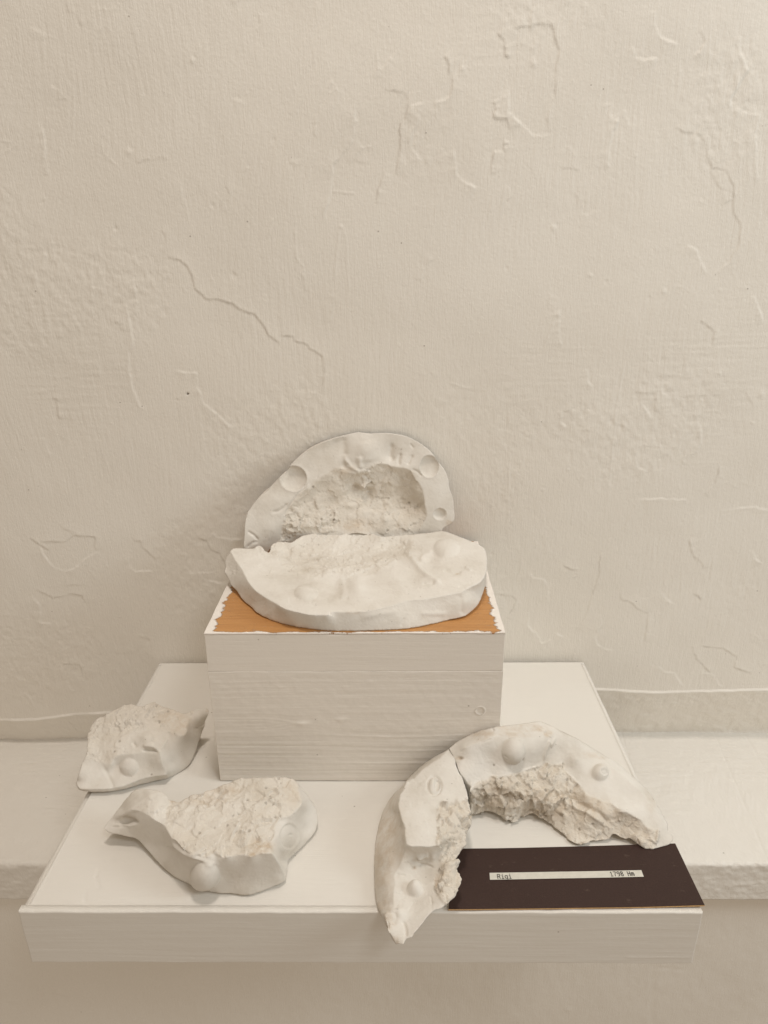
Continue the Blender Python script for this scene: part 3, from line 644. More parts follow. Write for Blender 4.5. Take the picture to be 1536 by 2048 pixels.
# near left piece, shaped like a bowl with a beak
piece('plaster_fragment', 'bowl shaped plaster piece with a pointed beak at its left and round knob in front', {
 'a0': ('F 110,750,18 150,680,20 220,605,24', .3), 'a1': ('F 220,605,24 330,450,33 420,340,40 480,275,44 550,243,46 640,238,47 700,245,48 800,262,48', .3),
 'a2': ('F 800,262,48 880,300,47 930,350,45 960,390,42', .4),
 'a3': ('F 960,390,42 1000,400,42 1100,400,43 1200,340,44 1330,290,45 G 40,255,45 150,215,46 300,170,47 390,140,48 460,105,50 580,95,50 800,92,50 1000,95,48 1080,105,47 1150,150,44', .8),
 'a4': ('G 1150,150,44 1220,240,36 1300,340,25 1355,430,16 1388,540,10 1390,620,7 1350,740,4 1250,860,3 1150,960,3 1050,1055,3 1035,1100,3 1030,1180,3 1010,1300,3', .3),
 'a5': ('G 1010,1300,3 950,1335,3 850,1380,2 720,1430,2 620,1465,2 520,1475,2 380,1455,2 260,1455,2 130,1435,2 F 1344,1522,2 1250,1480,2 1080,1400,3 950,1310,4 800,1170,5 640,990,7 540,890,10 450,860,12 300,825,14 180,800,16 110,750,18', .3),
 'b1': ('F 220,605,24 300,580,29 370,560,34 430,520,39', .8), 'b2': ('F 430,520,39 530,435,44 620,370,47 700,305,49 800,262,48', .3),
 'b3': ('F 430,520,39 500,505,41 560,525,43 640,555,45 700,590,46 800,660,47 860,690,47 892,712,47', .4),
 'b4': ('F 892,712,47 910,640,45 905,560,44 925,500,43 965,440,42 960,390,42', 1),
 'b5': ('F 892,712,47 940,790,47 980,860,46 1060,930,46 1120,1000,45 1180,1050,45 1250,1090,45 1340,1080,44 1420,1110,44 1480,1100,44 G 80,1030,44 130,1005,44 190,990,44 240,1015,44 310,1035,44 380,1010,43 460,1000,43 540,1010,43 590,1025,43 680,1000,43 780,985,43 850,990,42', .6),
 'b6': ('G 850,990,42 900,1060,34 950,1150,22 985,1230,12 1010,1300,3', .6),
 'b7': ('G 850,990,42 835,930,42 810,850,43 870,800,43 885,700,44 920,600,44 1000,560,44 1060,545,43 1110,500,43 1160,450,42 1200,390,42 1180,300,43 1165,220,44 1150,150,44', .8),
},
 {'facet': (['a1', '-b2', '-b1'], .04), 'bright': (['b2', 'a2', '-b4', '-b3'], .22), 'frac': (['b4', 'a3', '-b7', '-b5'], .75), 'rim': (['a4', '-b6', 'b7'], .05),
  'band': (['a0', 'b1', 'b3', 'b5', 'b6', 'a5'], .04)} , seed=1,
 ctrl={'band': 'F 200,740,19 400,690,24 400,640,25 330,650,24 460,660,29 480,800,17 700,800,27 900,900,30 1100,1250,20 1344,1350,20 G 300,1250,20 600,1250,20 850,1200,20 950,1300,8',
       'facet': 'F 500,370,42 350,500,32 620,300,46', 'frac': 'G 300,600,46 600,600,47 600,300,49 F 1200,600,47', 'rim': 'G 1250,500,26 1050,750,32 1250,700,12 1000,950,22 960,1080,16', 'bright': 'F 700,450,48 820,420,48'},
 domes=[('P 411,1750', 29, 28, 11, 'dome'), ('P 579,1673', 19, 26, -1.1, 'disc'), ('P 583,1670', 3.5, 3, -.6, 'disc'), ('F 820,640', 10, 18, -1, 'lump')],
 ridges=[('F 960,880 1040,990 1150,1070 1260,1112 1400,1150 1500,1185 G 190,1105', 2.6, 1.9), ('F 1000,890 1080,990 1180,1060 1260,1090', 2, -1.2), ('F 240,630 360,580 480,510 560,515', 3, 1.2),
         ('F 350,610 450,640 560,690', 5, -2.5), ('F 210,710 350,700 450,715 560,690', 2.2, 1.3), ('F 300,690 420,660 520,640', 7, -2.5), ('F 900,990 950,975 1040,1000', 2, -.7)],
 stains_shade=[('G 730,900', 22, 18, .85), ('G 1080,250', 16, 26, .35), ('F 1400,360', 45, 14, .45), ('G 300,240', 35, 14, .4), ('F 1000,390', 8, 5, .6), ('G 620,1000', 8, 5, .8)], holes=0.)

# left piece lying across the shelf edge
piece('plaster_fragment', 'wedge shaped plaster piece overhanging the left edge of the shelf, pinkish break along its top', {
 'o1': ('E 70,880,8 80,830,14 100,770,18 130,680,22 150,640,25', .3),
 'o2': ('E 150,640,25 170,590,28 178,500,31 190,400,34 215,330,37 260,270,40 310,230,42 370,205,44 430,155,46 520,115,48 590,92,50 650,98,50 720,108,50 780,95,50 840,68,51 870,72,51 930,110,50 1010,135,49 1090,160,48 1145,190,47 1200,180,47 1280,145,47', .7),
 'o2b': ('E 1280,145,47 1350,138,46 1410,142,44 1420,190,40', .5),
 'o3': ('E 1420,190,40 1390,250,34 1372,300,28 1350,400,18 1310,510,10 1260,640,4 1200,730,2 1100,800,1 985,860,1', .3),
 'o4': ('E 985,860,1 850,885,2 700,920,2 550,962,2 450,978,3 300,990,4 130,985,5 80,950,6 60,905,7 70,880,8', .4),
 'r1': ('E 70,880,8 80,935,9 120,963,9 200,965,9 330,962,9 420,955,9 540,935,10 640,895,11 740,860,12 850,835,12 940,825,13 985,815,13', .4),
 'x1': ('E 985,815,13 995,835,7 985,860,1', 0),
 't1a': ('E 150,640,25 200,670,23 270,685,22 340,700,22 400,715,22 430,700,23 440,660,26 480,625,29 540,605,31', .8),
 't1b': ('E 540,605,31 640,600,32 730,598,32 740,572,34 790,565,34 850,565,34 900,585,33 918,587,33', .5),
 'y1': ('E 918,587,33 930,640,29 945,700,24 975,780,16 985,815,13', .4),
 'l1': ('E 540,605,31 560,550,33 600,480,36 630,400,39 700,365,41 830,352,42 930,368,42 1010,372,42', .6),
 's1': ('E 1010,372,42 1060,395,41 1120,420,40 1160,420,39 1190,380,40 1190,320,42 1230,250,43 1260,180,45 1280,145,47', 1),
 's2': ('E 1010,372,42 1000,400,40 960,480,37 925,530,35 918,587,33', .4)},
 {'frac': (['o2', '-s1', '-l1', '-t1a'], .6), 'lump': (['l1', 's2', '-t1b'], .3), 'low': (['o1', 't1a', 't1b', 'y1', '-r1'], .05), 'side': (['s1', 'o2b', 'o3', '-x1', '-y1', '-s2'], .05), 'strip': (['r1', 'x1', 'o4'], .06)},
 ctrl={'side': 'E 1100,600,22 1050,700,15 1180,500,27 1250,350,33 1330,220,41', 'low': 'E 300,800,15 250,900,11 480,720,18 800,700,22 500,860,12 430,800,13', 'frac': 'E 400,400,37 800,220,46 1100,260,45 350,580,28', 'lump': 'E 800,440,42 680,520,36 860,500,39'},
 domes=[('E 605,742', 19, 18, 6, 'dome'), ('E 1310,240', 12, 16, 3, 'lump'), ('E 860,460', 5, 3, -2, 'lump'), ('E 770,430', 16, 9, 1.6, 'lump'), ('E 1350,310', 8, 8, 2, 'lump')],
 ridges=[('E 745,530 800,520 860,530 905,570', 4, 2.6), ('E 740,572 800,572 860,572 905,590', 2, -2), ('E 640,490 680,530', 3, -1.5), ('E 330,730 380,800 430,910 450,960', 4, -1.2), ('E 555,832 600,838 640,835', 1.5, -1), ('E 930,560 960,520 1000,440', 3, 1), ('E 1290,340 1330,320 1365,285', 2, -1.6)],
 stains_shade=[('E 1040,230', 30, 20, .40), ('E 1150,300', 30, 22, .35), ('E 1400,180', 10, 10, .4), ('E 100,970', 20, 5, .3)], seed=5)

# front piece on the plinth
def center_front():
    ch = {
 'a1': ('A 165,230,215 120,310,207 110,370,203 120,410,201 105,460,199 150,540,195 180,600,192 250,680,189.5 300,760,187.5 330,790,187 410,850,187 430,880,187 520,940,186.5 640,990,186 780,1030,186 900,1060,186 1100,1085,186 1350,1100,186 B 51,1131,186 300,1125,186 550,1112,186 750,1080,186 950,1035,186 1150,990,187 1200,965,187.5 1290,890,189 1330,830,190.5 1370,720,194 1390,620,199 1397,520,205 1403,400,214', .3),
 'a2': ('B 1403,400,214 1385,310,216 1350,270,217 1250,220,217 1150,185,217 1060,150,216 1000,130,216 940,115,215 830,130,214 720,140,214 640,153,213', .3),
 'a3': ('B 640,153,213 450,165,213 350,172,213 310,170,213 250,150,213 180,130,213 120,118,213 60,112,213 0,122,213 A 1400,45,213 1330,47,213 1250,42,213 1160,48,213 1100,38,213 980,60,213 900,100,213 840,135,213 760,130,213 690,130,213 620,160,213 595,242,209 540,225,212 500,190,214 470,180,215', .3),
 'a4': ('A 470,180,215 430,205,214 340,200,214 250,197,214.5 200,200,215 165,230,215', .4),
 'r': ('A 165,230,215 230,340,214 300,440,212.5 350,540,211 390,600,210 430,650,209 520,720,208 640,790,207 760,860,206 900,900,205 1050,930,205 1150,928,205 1240,930,205 1270,905,205 1400,903,205 B 0,945,205 200,930,205 400,885,206 520,850,207 600,825,207.5 800,805,208 1000,770,209 1150,735,210 1200,700,211 1330,640,212 1385,540,213 1403,400,214', .35),
 'f1': ('A 470,180,215 530,262,212 590,300,211 680,330,210 700,370,209 780,430,208 850,470,207.5 920,500,207 1010,518,207 1100,520,207 1180,510,207 1260,465,207.5 1320,470,207.5 1440,500,207 B 30,555,207 80,560,207 150,570,207 200,560,207 260,550,207 310,510,208 350,470,208 430,430,209 490,410,209.5 560,390,210 600,375,210.5 630,330,210.5 670,290,210.5 650,230,211.5 640,153,213', .9)}
    return piece('plaster_fragment', 'broad plaster slab lying flat on the orange plinth top, smooth rounded front rim', ch,
     {'side': (['a1', '-r'], .07), 'top': (['r', 'a2', '-f1', 'a4'], .06), 'frac': (['f1', 'a3'], .33)},
     ctrl={'top': 'A 700,700,209 1000,750,207.5 350,350,213 500,500,211 B 200,750,208 500,650,209 800,650,211 1100,500,214 850,300,213.5 1200,350,216', 'frac': 'A 800,250,205 1100,300,201.5 1400,250,201 B 100,350,201.5 400,300,203.5 550,250,207 A 1100,150,206', 'side': 'A 300,620,200 700,920,196 1200,1010,196 B 500,1000,196 900,920,197 1200,830,201'},
     domes=[('A 1000,692', 24, 15, 4, 'dome'), ('B 990,290', 26, 18, 5, 'dome'), ('B 80,700', 22, 20, 1.2, 'lump'), ('B 830,400', 22, 22, -2.8, 'lump'), ('A 1320,600', 26, 22, -3, 'lump'), ('B 60,690', 22, 22, 2.2, 'lump'), ('B 640,600', 26, 20, -2.4, 'lump'), ('B 420,560', 26, 22, 2, 'lump'), ('A 700,420', 30, 20, 2, 'lump')],
     ridges=[('B 605,345 650,420 710,500 800,570 880,620 940,660', 5, 2.2), ('B 560,330 620,370', 4, 2.0), ('B 740,640 800,650 870,640', 3, -1.2), ('A 1400,748 1470,748', 2, -1), ('A 1250,900 1270,930', 2, -1.2), ('B 720,430 760,360 850,310', 5, 1.6), ('B 960,500 1040,545 1150,535', 4, -1.4), ('B 1180,480 1240,520', 3, 1.4), ('A 430,200 470,180 500,195 530,250', 3, 1.5),
             ('B 100,1000 300,960 500,940', 6, .8), ('B 1130,760 1150,980', 5, -1), ('B 520,1090 560,1000', 3, -.8), ('B 700,960 1000,960', 5, .9), ('A 1380,480 1410,700 1400,760', 6, 1.0)],
     stains_shade=[('B 1100,540', 4, 1.5, .8), ('B 30,950', 14, 3, .4)], base=PH+.0002, seed=9, pores=.7)
center_front()

# piece standing behind it, against the wall
piece('plaster_fragment', 'half round plaster piece standing upright against the wall, rough hollow in its middle', {
 'o1': ('C 110,1560,778 120,1400,783 130,1250,788 160,1130,793 210,1050,797 300,930,802 400,850,807 500,740,811 640,600,815 720,500,818 830,400,822 950,310,826 1100,235,829 1250,180,831 1360,145,833 1440,125,834 D 128,98,835 180,93,835 300,110,835 400,108,835 500,105,835 620,112,834 800,150,833 920,210,831 1050,300,828 1130,380,826 1200,480,823 1270,570,821 1320,690,818 1340,820,815 1385,950,812 1395,1050,810 1400,1210,807 1340,1270,806 1260,1320,805 1235,1370,804', .3),
 'o2': ('D 1235,1370,804 1150,1385,804 950,1405,804', .3),
 'o3': ('D 950,1405,804 800,1440,801 640,1450,801 450,1460,801 380,1440,801 300,1410,801 180,1385,801 100,1390,801 C 1400,1415,800.5 1250,1425,800.5 1100,1430,800.5 1040,1415,800 880,1440,800 730,1530,797 540,1520,793', .3),
 'o4': ('C 540,1520,793 475,1560,790 405,1640,787 300,1620,783 150,1620,779 110,1560,778', .4),
 'f': ('C 540,1520,793 570,1420,794 600,1330,795 640,1200,797 700,1040,800 780,920,804 880,830,808 980,800,810 1020,720,812 1130,650,815 1200,610,817 1270,560,819 1350,545,820 1420,590,819 1500,620,818 D 130,625,818 200,600,819 280,560,820 340,520,821 430,490,822 540,500,821 620,530,820 700,545,819 790,560,818 850,600,817 900,690,815 950,760,813 990,820,812 1010,930,810 1020,1020,808 1045,1100,807 1040,1180,806 1000,1260,805 970,1330,804 950,1405,804', .9)},
 {'rim': (['o1', 'o2', '-f', 'o4'], .05), 'cav': (['f', 'o3'], .8)}, mode='y', back=.022, seed=13, step=1.7,
 ctrl={'cav': 'D 700,650,823 850,700,819 920,850,815 600,750,823 950,1000,820 300,850,826 100,750,824 C 1250,1000,817 900,1000,808 1000,1150,806 D 300,1000,822 800,1000,826 800,1200,813 450,1200,809 200,1150,812 300,1280,807 650,1330,807 C 1350,850,818 1100,750,816 900,1350,799 720,1300,797 D 600,1350,806 500,900,824',
       'rim': 'C 1250,400,826 1380,300,829 1300,220,833 D 20,350,826 200,300,824 350,300,825 450,400,825 560,400,829 600,250,832 700,300,829 800,400,826 950,350,826 850,300,829 C 950,600,817 500,950,800 350,1150,793 250,1350,786 700,700,811 D 1150,700,815 1150,950,809 1200,1250,805 C 480,1350,789 200,1500,780 400,1530,786'},
 domes=[('C 750,685', 26, 25, 7.5, 'pit'), ('D 1078,528', 19, 22, 5.5, 'pit'), ('D 1215,1142', 13, 12, 4, 'pit'), ('D 250,780', 12, 10, 3, 'lump'), ('D 130,800', 8, 9, -3.5, 'lump'), ('D 270,850', 12, 9, -3.5, 'lump'), ('C 1400,520', 10, 8, -2.5, 'lump')],
 ridges=[('C 930,740 870,830 780,920 700,1030 620,1170', 2.2, -1.5), ('C 950,760 890,830 800,910', 2, 1.3), ('C 470,1125 560,1100 640,1050 670,1000', 3, -1.4), ('C 1400,400 1430,470 1490,540 D 40,520 150,580 200,590', 4, 1.8),
         ('D 600,230 580,400 620,460', 5, -2.2), ('D 715,360 690,440 690,520', 3, -2.0), ('D 870,380 830,450 800,510', 3, -1.8), ('D 830,240 880,300', 2, -1), ('D 850,560 930,600 990,660', 2.5, -1.4), ('D 180,400 200,560', 5, 2), ('C 1380,150 1390,300 1400,400', 8, -1.6), ('D 250,200 270,350 290,480', 14, 1.8), ('C 160,1360 240,1410 300,1480', 2.5, -1.8), ('C 150,1570 220,1510 300,1490', 2.5, -1.6),
         ('D 220,1120 340,1110 400,1150', 4, 1.4), ('D 490,960 560,1040 500,1160 520,1280', 5, 2.0), ('D 0,1030 100,1040 200,1000 260,910', 5, 2.2), ('D 720,900 740,1000 830,1030', 3, -1.5)],
 stains_shade=[('D 150,1300', 30, 16, .45), ('D 20,560', 16, 8, .4), ('D 1340,1240', 10, 8, .5), ('C 1380,580', 20, 8, .3), ('D 850,650', 8, 12, .3)], pores=1.2, rscale=.9, calm=('D 950,1405 800,1440 640,1450 450,1460 380,1440 300,1410 180,1385 100,1390 C 1400,1415 1250,1425 1100,1430 1040,1415 880,1440 730,1530 540,1520', 13))

# right arc, standing behind the card
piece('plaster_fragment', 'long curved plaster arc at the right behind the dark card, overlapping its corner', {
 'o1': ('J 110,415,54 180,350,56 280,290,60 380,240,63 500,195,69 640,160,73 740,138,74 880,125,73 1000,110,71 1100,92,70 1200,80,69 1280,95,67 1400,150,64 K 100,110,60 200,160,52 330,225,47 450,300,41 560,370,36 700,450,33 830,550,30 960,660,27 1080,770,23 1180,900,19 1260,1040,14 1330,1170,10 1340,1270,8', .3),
 'o2': ('K 1340,1270,8 1370,1290,6 1395,1330,5 1400,1370,4', .3),
 'i1': ('J 385,1225,5 500,1205,5 640,1190,6 700,1215,5 800,1270,4 910,1320,3 1000,1275,4 1120,1213,6 1200,1225,5 1300,1290,4 1400,1370,3 K 171,1314,3 200,1350,3 280,1400,3 400,1415,3 440,1400,3 455,1375,3 560,1370,4 660,1355,4 720,1290,8 800,1330,6 870,1350,5 900,1340,6 950,1370,5 1010,1420,4 1080,1460,4 1170,1470,4', .7),
 'i2': ('K 1170,1470,4 1250,1445,4 1350,1420,4 1400,1370,4', .4),
 'e1': ('J 110,415,54 160,500,52 185,560,50 200,590,50', .5), 'e2': ('J 200,590,50 240,700,48 330,820,42 380,870,39 365,940,37', .6), 'e3': ('J 365,940,37 370,1050,22 385,1225,5', .7),
 'm': ('J 200,590,50 230,570,52 280,540,54 200,470,55 240,430,58 300,405,63 480,345,69 600,290,73 700,250,74 900,240,74 1100,220,72 1220,180,71 1280,205,69 1370,270,66 K 20,160,65 70,135,64 170,175,61 300,230,56 430,320,48 560,420,43 700,530,39 850,650,35 980,760,31 1080,860,27 1150,960,23 1220,1060,19 1300,1190,13 1340,1270,8', .35),
 'c': ('J 365,940,37 420,880,38 480,820,39 560,805,40 640,755,41 740,765,42 870,740,42 1000,700,43 1100,665,43 1250,625,44 1290,590,44 1380,605,44 1500,600,43 K 137,499,42 165,530,41 190,600,38 250,660,36 340,750,34 430,855,31 520,890,29 600,930,28 680,940,28 760,1010,26 810,1045,27 900,1055,26 960,1100,23 1020,1130,21 1080,1200,17 1170,1245,14 1210,1250,13', .7),
 't': ('K 1210,1250,13 1230,1300,11 1215,1390,7 1170,1470,4', .5)},
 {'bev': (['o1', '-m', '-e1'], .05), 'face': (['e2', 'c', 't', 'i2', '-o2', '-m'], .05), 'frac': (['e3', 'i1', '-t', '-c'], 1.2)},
 ctrl={'frac': 'J 600,1000,24 900,1050,24 1100,900,33 900,880,34 1200,1050,24 K 100,800,29 0,1000,18 200,1100,14 300,850,28 400,1000,22 300,1250,8 600,1050,24 500,1200,13 800,1150,17 900,1250,11 1080,1300,10 1080,1400,7',
       'face': 'J 600,500,57 900,500,58 1150,450,59 400,700,47 K 100,350,52 300,450,48 600,700,35 900,900,26 1150,1150,17 1300,1330,8'},
 domes=[('J 900,440', 23, 27, 11, 'dome'), ('K 570,600', 17.5, 17, 8, 'dome'), ('K 598,622', 8, 5, -2.2, 'disc'), ('J 250,530', 6, 3, -3, 'lump'), ('J 350,860', 5, 9, -2.5, 'lump'), ('J 1005,545', 4, 4, -2.5, 'lump')],
 ridges=[('K 60,200 10,290 J 1340,330 1290,470 1270,590', 2.5, 1.9), ('J 1290,200 1370,270', 3, -2.6), ('J 600,755 740,765 870,740 1100,662 1250,620', 2.4, 1.2), ('K 190,600 250,660 340,750', 2.5, 1.4), ('K 680,940 770,1010 900,1050', 2.2, 1.2),
         ('K 0,900 150,850 330,950 560,1060 720,1230', 5, -2.5), ('K 100,900 300,1010 430,1060 620,1180', 4, 2.2), ('J 900,880 980,960 1060,990 1150,950 1300,900', 4, 2.2), ('K 960,1280 1010,1380 1080,1440', 9, 3), ('K 1230,1240 1220,1300 1215,1390', 3, 2), ('J 790,480 820,510', 1.5, -1.5), ('J 480,345 640,290', 2, -.8), ('J 640,160 660,200', 2, -1)],
 stains_shade=[('J 1200,180', 20, 5, .6), ('J 500,230', 70, 9, .45), ('J 1000,160', 60, 8, .45), ('K 500,400', 30, 6, .3), ('K 1150,900', 10, 30, .3), ('J 1330,230', 9, 7, .7), ('J 900,240', 50, 6, .35), ('J 1060,1050', 14, 14, .4), ('K 1050,1330', 16, 14, .35), ('J 500,260', 40, 12, .35), ('J 230,530', 8, 4, .7), ('J 350,870', 4, 9, .5), ('K 600,430', 10, 4, .35), ('K 0,1000', 60, 34, .34), ('K 400,1000', 60, 30, .34), ('K 800,1200', 50, 22, .32), ('J 700,1000', 70, 26, .3)], seed=17, rscale=.95)  # broad spots on the break: brown tone and painted shade together

# left arc, reaching over the front of the shelf
piece('plaster_fragment', 'crescent plaster piece left of the dark card, pointed end over the shelf front', {
 'o1': ('H 1070,183,53 950,245,47 870,290,42 730,390,33 600,510,22 500,620,12 380,750,6 290,870,3 220,1010,2 170,1180,2 140,1350,2 128,1500,2 I 118,400,2 120,560,2 140,800,2 180,980,3 240,1120,4 310,1270,6 370,1370,8 400,1400,9', .3),
 'o2': ('I 400,1400,9 440,1390,11 490,1397,12 530,1330,13 600,1310,14 640,1240,16 720,1150,18 810,1030,20 890,960,21 970,940,22 1040,890,23', .5),
 'o3': ('I 1040,890,23 1120,820,24 1150,790,24 1200,680,23 1230,570,23 1190,470,24 1190,370,24 1165,300,25 1210,240,26 1240,170,27 H 1295,1420,27 1280,1300,29 1330,1200,31 1360,1100,33 1350,1010,35 1360,960,37 1325,810,43', .8),
 'o4': ('H 1325,810,43 1280,650,45 1240,540,47 1190,450,49 1150,330,51 1120,250,52 1070,183,53', .5),
 'm': ('H 1070,183,53 950,310,51 870,350,50 760,430,49 680,510,48 620,572,47 520,630,46 500,700,46 450,780,46 430,900,46 450,1000,46 480,1100,45 515,1180,45 520,1300,44 537,1395,43', .4),
 'm2': ('H 537,1395,43 I 500,230,33 450,380,24 400,470,20 375,540,19 385,640,18 370,720,18 372,930,17 430,945,19 330,960,18 326,1000,18 255,1020,17 270,1100,16 290,1200,17 340,1290,14 400,1400,9', .6),
 'c': ('H 537,1395,43 I 600,145,43 700,142,43 800,150,42 870,138,42 920,130,42', .4),
 'g1': ('H 1325,810,43 1200,850,43 1130,880,43 1000,850,44 940,920,44 930,1050,44 940,1150,44 920,1300,43 I 920,130,42', .9),
 'g2': ('I 920,130,42 1000,190,34 960,300,27 950,400,23 960,450,22 920,510,22 890,560,22 895,650,22 910,760,23 960,800,25 1000,870,24 1040,890,23', .9)},
 {'side': (['o1', '-m2', '-m'], .04), 'top': (['m', 'c', '-g1', 'o4'], .06), 'low': (['m2', 'o2', '-g2', '-c'], .08), 'frac': (['g1', 'g2', 'o3'], 1.15)},
 ctrl={'side': 'H 400,1000,27 350,1300,23 I 300,300,20 280,600,16 230,900,9', 'top': 'H 700,900,47 900,500,50 750,1250,45', 'frac': 'H 1150,1050,41 1250,1000,38 1100,1300,38 I 1100,100,32 1080,400,28 1050,650,27', 'low': 'I 600,210,34 800,210,34 600,300,26 800,300,26 600,450,18 800,500,18 650,700,16 600,900,16 500,1100,15 480,1250,14 750,900,19'},
 domes=[('I 645,700', 18, 16, 8.5, 'dome'), ('H 890,650', 13.5, 18, -1.8, 'ring'), ('H 925,640', 6, 12, -3, 'disc'), ('H 860,630', 6, 14, 1.5, 'lump'), ('I 622,422', 4.5, 3.5, -2, 'lump'), ('I 700,280', 8, 4, 2, 'lump'), ('I 870,280', 8, 10, 1.8, 'lump'), ('I 930,620', 4, 12, -2.5, 'lump'), ('H 1190,870', 6, 9, 2, 'lump')],
 ridges=[('I 680,370 780,380 880,415', 2, -1.5), ('I 660,300 820,260', 4, 1.6), ('H 1000,860 1100,870 1170,910', 2, -1.2), ('I 480,1100 520,1190 530,1300', 3, -1.4), ('I 290,1100 300,1200', 3, -1.4), ('I 840,780 860,890', 1.5, -.8), ('I 380,960 400,1050 350,1150', 7, -2.2), ('H 620,572 560,590 520,635', 2, 1.2), ('I 400,505 520,520', 1.6, -.7)],
 stains_shade=[('I 300,1100', 12, 22, .5), ('I 380,1350', 10, 8, .6), ('H 300,1200', 30, 70, .42), ('I 250,300', 28, 70, .42), ('I 230,900', 20, 40, .4), ('I 920,600', 5, 16, .6), ('I 1010,540', 3, 9, .5), ('H 450,1500', 20, 20, .3), ('I 622,422', 5, 4, .8)], seed=21, pores=1.5)

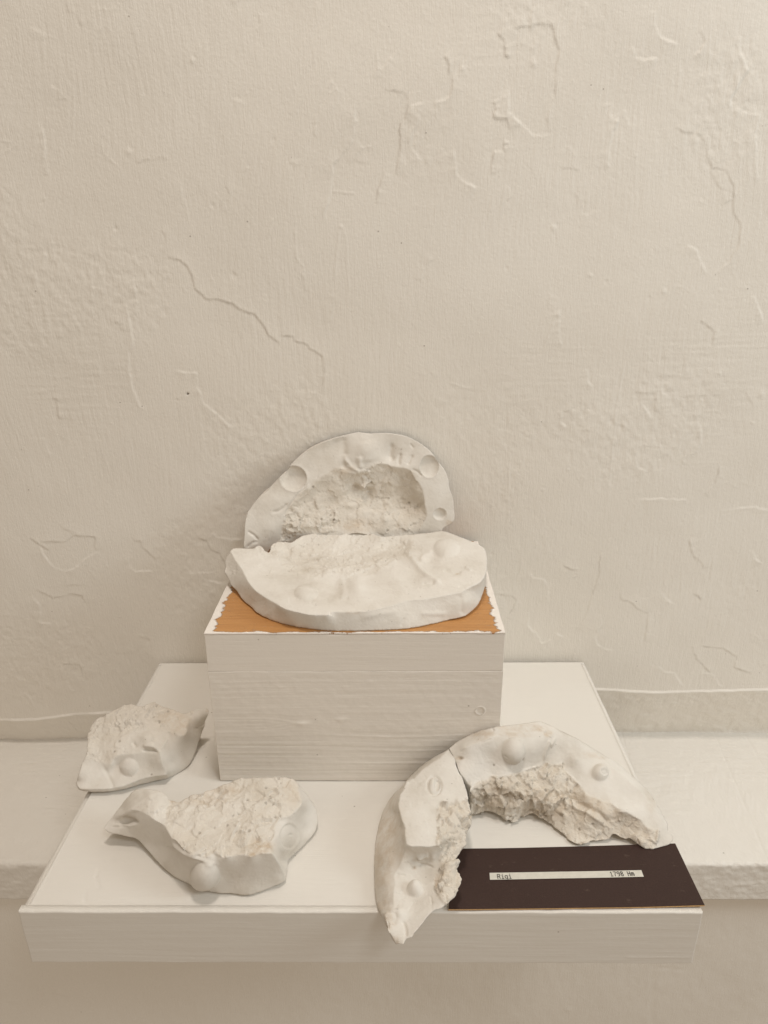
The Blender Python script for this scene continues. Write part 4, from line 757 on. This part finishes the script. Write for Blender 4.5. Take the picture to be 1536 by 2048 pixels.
# ---------------------------------------------------------------- card with its printed strip
def build_card():
    card = empty('card', (.165, .487, 0), 'dark brown card with a typed white strip at the front right of the shelf', 'card')
    fl, fr, br, bl = at(np.array([897, 1409, 1350, 905]), np.array([1819.5, 1812, 1689, 1698]), z=.0022)
    n, m = 60, 24; u, v = np.meshgrid(np.linspace(0, 1, n), np.linspace(0, 1, m), indexing='ij'); u, v = u.ravel(), v.ravel()
    P = (1-u)[:, None]*(1-v)[:, None]*fl+u[:, None]*(1-v)[:, None]*fr+u[:, None]*v[:, None]*br+(1-u)[:, None]*v[:, None]*bl
    lift = .0010*(u-.5)**2*4*(1-v)+.0012*u**3*v+.0003*fbm(u*4, v*3, s=5, o=2)
    top = P.copy(); top[:, 2] = .0022+lift; bot = P.copy(); bot[:, 2] = top[:, 2]-.0015
    q = grid_quads(n, m); idx = np.arange(n*m).reshape(n, m)
    ring = np.concatenate([idx[:, 0], idx[-1, 1:], idx[::-1, -1][1:], idx[0, ::-1][1:-1]]); k = np.arange(len(ring)); k1 = (k+1) % len(ring)
    loc = np.array(card.location)
    mt, nt, b = newmat('brown_card'); b.inputs['Roughness'].default_value = .55; b.inputs['Specular IOR Level'].default_value = .3
    n1 = noise(nt, mapped(nt, (900, 900, 900)), 1, 3, .6); c1 = ramp(nt, n1.outputs[0], [(.3, (.034, .0165, .0125)), (.7, (.043, .0215, .0165))])
    n2 = noise(nt, mapped(nt, (90, 160, 90), (0, 0, .5)), 1, 5, .7); c2 = ramp(nt, n2.outputs[0], [(.62, (0, 0, 0)), (.78, (.5, .5, .5))])
    mx = nt.nodes.new('ShaderNodeMix'); mx.data_type = 'RGBA'; nt.links.new(c1.outputs[0], mx.inputs['A']); mx.inputs['B'].default_value = (.13, .09, .07, 1)
    nt.links.new(c2.outputs[0], mx.inputs['Factor']); nt.links.new(mx.outputs['Result'], b.inputs['Base Color'])
    bb = bump(nt, n1.outputs[0], .0001); nt.links.new(bb.outputs[0], b.inputs['Normal'])
    mesh_obj('card_face', top-loc, q, mt, card)
    e = np.concatenate([top[ring]-[0, 0, .00025], bot[ring]]); N_ = len(ring)
    mesh_obj('cut_edge', np.concatenate([e, bot, top-[0, 0, .0002]])-loc, [np.stack([k, N_+k, N_+k1, k1], 1), q[:, ::-1]+2*N_], flatmat('card_core', (.62, .40, .20), .8, .15), card, smooth=False)
    # strip
    zt = .0022
    c = at(np.array([980, 1287.6, 1282.5, 979]), np.array([1759.5, 1754, 1741, 1745.7]), z=zt+.0005)
    U = c[1]-c[0]; Vv = c[3]-c[0]
    def lz(P):
        uu = np.clip((P[:, 0]-fl[0])/(fr[0]-fl[0]), 0, 1); vv = np.clip((P[:, 1]-fl[1])/(br[1]-fl[1]), 0, 1)
        return zt+.0010*(uu-.5)**2*4*(1-vv)+.0012*uu**3*vv+.0003*fbm(uu*4, vv*3, s=5, o=2)
    n, m = 40, 4; u, v = np.meshgrid(np.linspace(0, 1, n), np.linspace(0, 1, m), indexing='ij'); u, v = u.ravel()[:, None], v.ravel()[:, None]
    P = (1-u)*(1-v)*c[0]+u*(1-v)*c[1]+u*v*c[2]+(1-u)*v*c[3]; P[:, 2] = lz(P)+.00035
    strip = mesh_obj('label_strip', P-loc, grid_quads(n, m), flatmat('strip_paper', (.62, .60, .53), .5, .05, 200), card)
    # typed characters as narrow strokes; cell 6 x 10 units
    GL = {'R': [[(0, 0), (0, 7), (3, 7), (4, 6), (4, 4.6), (3, 3.7), (0, 3.7)], [(2, 3.7), (4.3, 0)]],
          'i': [[(1, 4.8), (2.3, 4.8), (2.3, 0)], [(.8, 0), (3.8, 0)], [(2.2, 6.6), (2.2, 7.3)]],
          'g': [[(4, 4.8), (4, -1.2), (3.2, -2.2), (1, -2.2), (.4, -1.6)], [(4, 3.8), (3, 4.9), (1.2, 4.9), (.2, 3.8), (.2, 1.4), (1.2, .4), (3, .4), (4, 1.4)]],
          '1': [[(.8, 5.6), (2.2, 7), (2.2, 0)], [(.6, 0), (3.8, 0)]],
          '7': [[(.2, 7), (4, 7), (2, 2.6), (1.6, 0)]],
          '9': [[(3.9, 4.6), (2.9, 3.4), (1.3, 3.4), (.2, 4.6), (.2, 5.9), (1.3, 7), (2.9, 7), (3.9, 5.9), (3.9, 2.2), (2.6, 0), (.8, 0)]],
          '8': [[(2, 3.8), (.6, 4.6), (.5, 6), (1.4, 7), (2.7, 7), (3.6, 6), (3.5, 4.6), (2, 3.8), (.3, 2.7), (.2, 1.1), (1.3, 0), (2.8, 0), (4, 1.1), (3.8, 2.7), (2, 3.8)]],
          'H': [[(.2, 0), (.2, 7)], [(4, 0), (4, 7)], [(.2, 3.6), (4, 3.6)]],
          'm': [[(0, 0), (0, 4.8)], [(0, 4), (.9, 4.9), (1.7, 4.9), (2.2, 4), (2.2, 0)], [(2.2, 4), (3.1, 4.9), (3.8, 4.9), (4.4, 4), (4.4, 0)]]}
    ux = U/np.linalg.norm(U[:2]); vy = np.array([-ux[1], ux[0], 0]); VV = []; FF = []
    def text(s, px0, px1, pyb):
        a, b_ = at(np.array([px0, px1]), np.array([pyb[0], pyb[1]]), z=zt+.0007); ch = np.linalg.norm((b_-a)[:2])/len(s)/6*1.02; d = (b_-a)/np.linalg.norm(b_-a); dn = np.array([-d[1], d[0], 0]); vs = .0078/9.2*.78
        for i, cch in enumerate(s):
            for st in GL.get(cch, []):
                for p, q_ in zip(st[:-1], st[1:]):
                    p3 = a+d*(ch*(6*i+p[0]))+dn*vs*p[1]; q3 = a+d*(ch*(6*i+q_[0]))+dn*vs*q_[1]; t = (q3-p3)/(np.linalg.norm(q3-p3)+1e-9); nn = np.array([-t[1], t[0], 0])*.00030; t = t*.0002
                    k0 = len(VV); VV.extend([p3-t-nn, q3+t-nn, q3+t+nn, p3-t+nn]); FF.append([k0, k0+1, k0+2, k0+3])
    ink = flatmat('ink', (.03, .025, .022), .6)
    for args in (('Rigi', 996, 1025, (1757.3, 1756.8)), ('1798 Hm', 1222, 1270, (1752.6, 1751.6))):
        VV.clear(); FF.clear(); text(*args)
        W = np.array(VV); W[:, 2] = lz(W)+.00055+np.repeat(np.arange(len(W)//4) % 7, 4)*.000012
        mesh_obj('lettering', W-loc, np.array(FF), ink, card, smooth=False)
build_card()
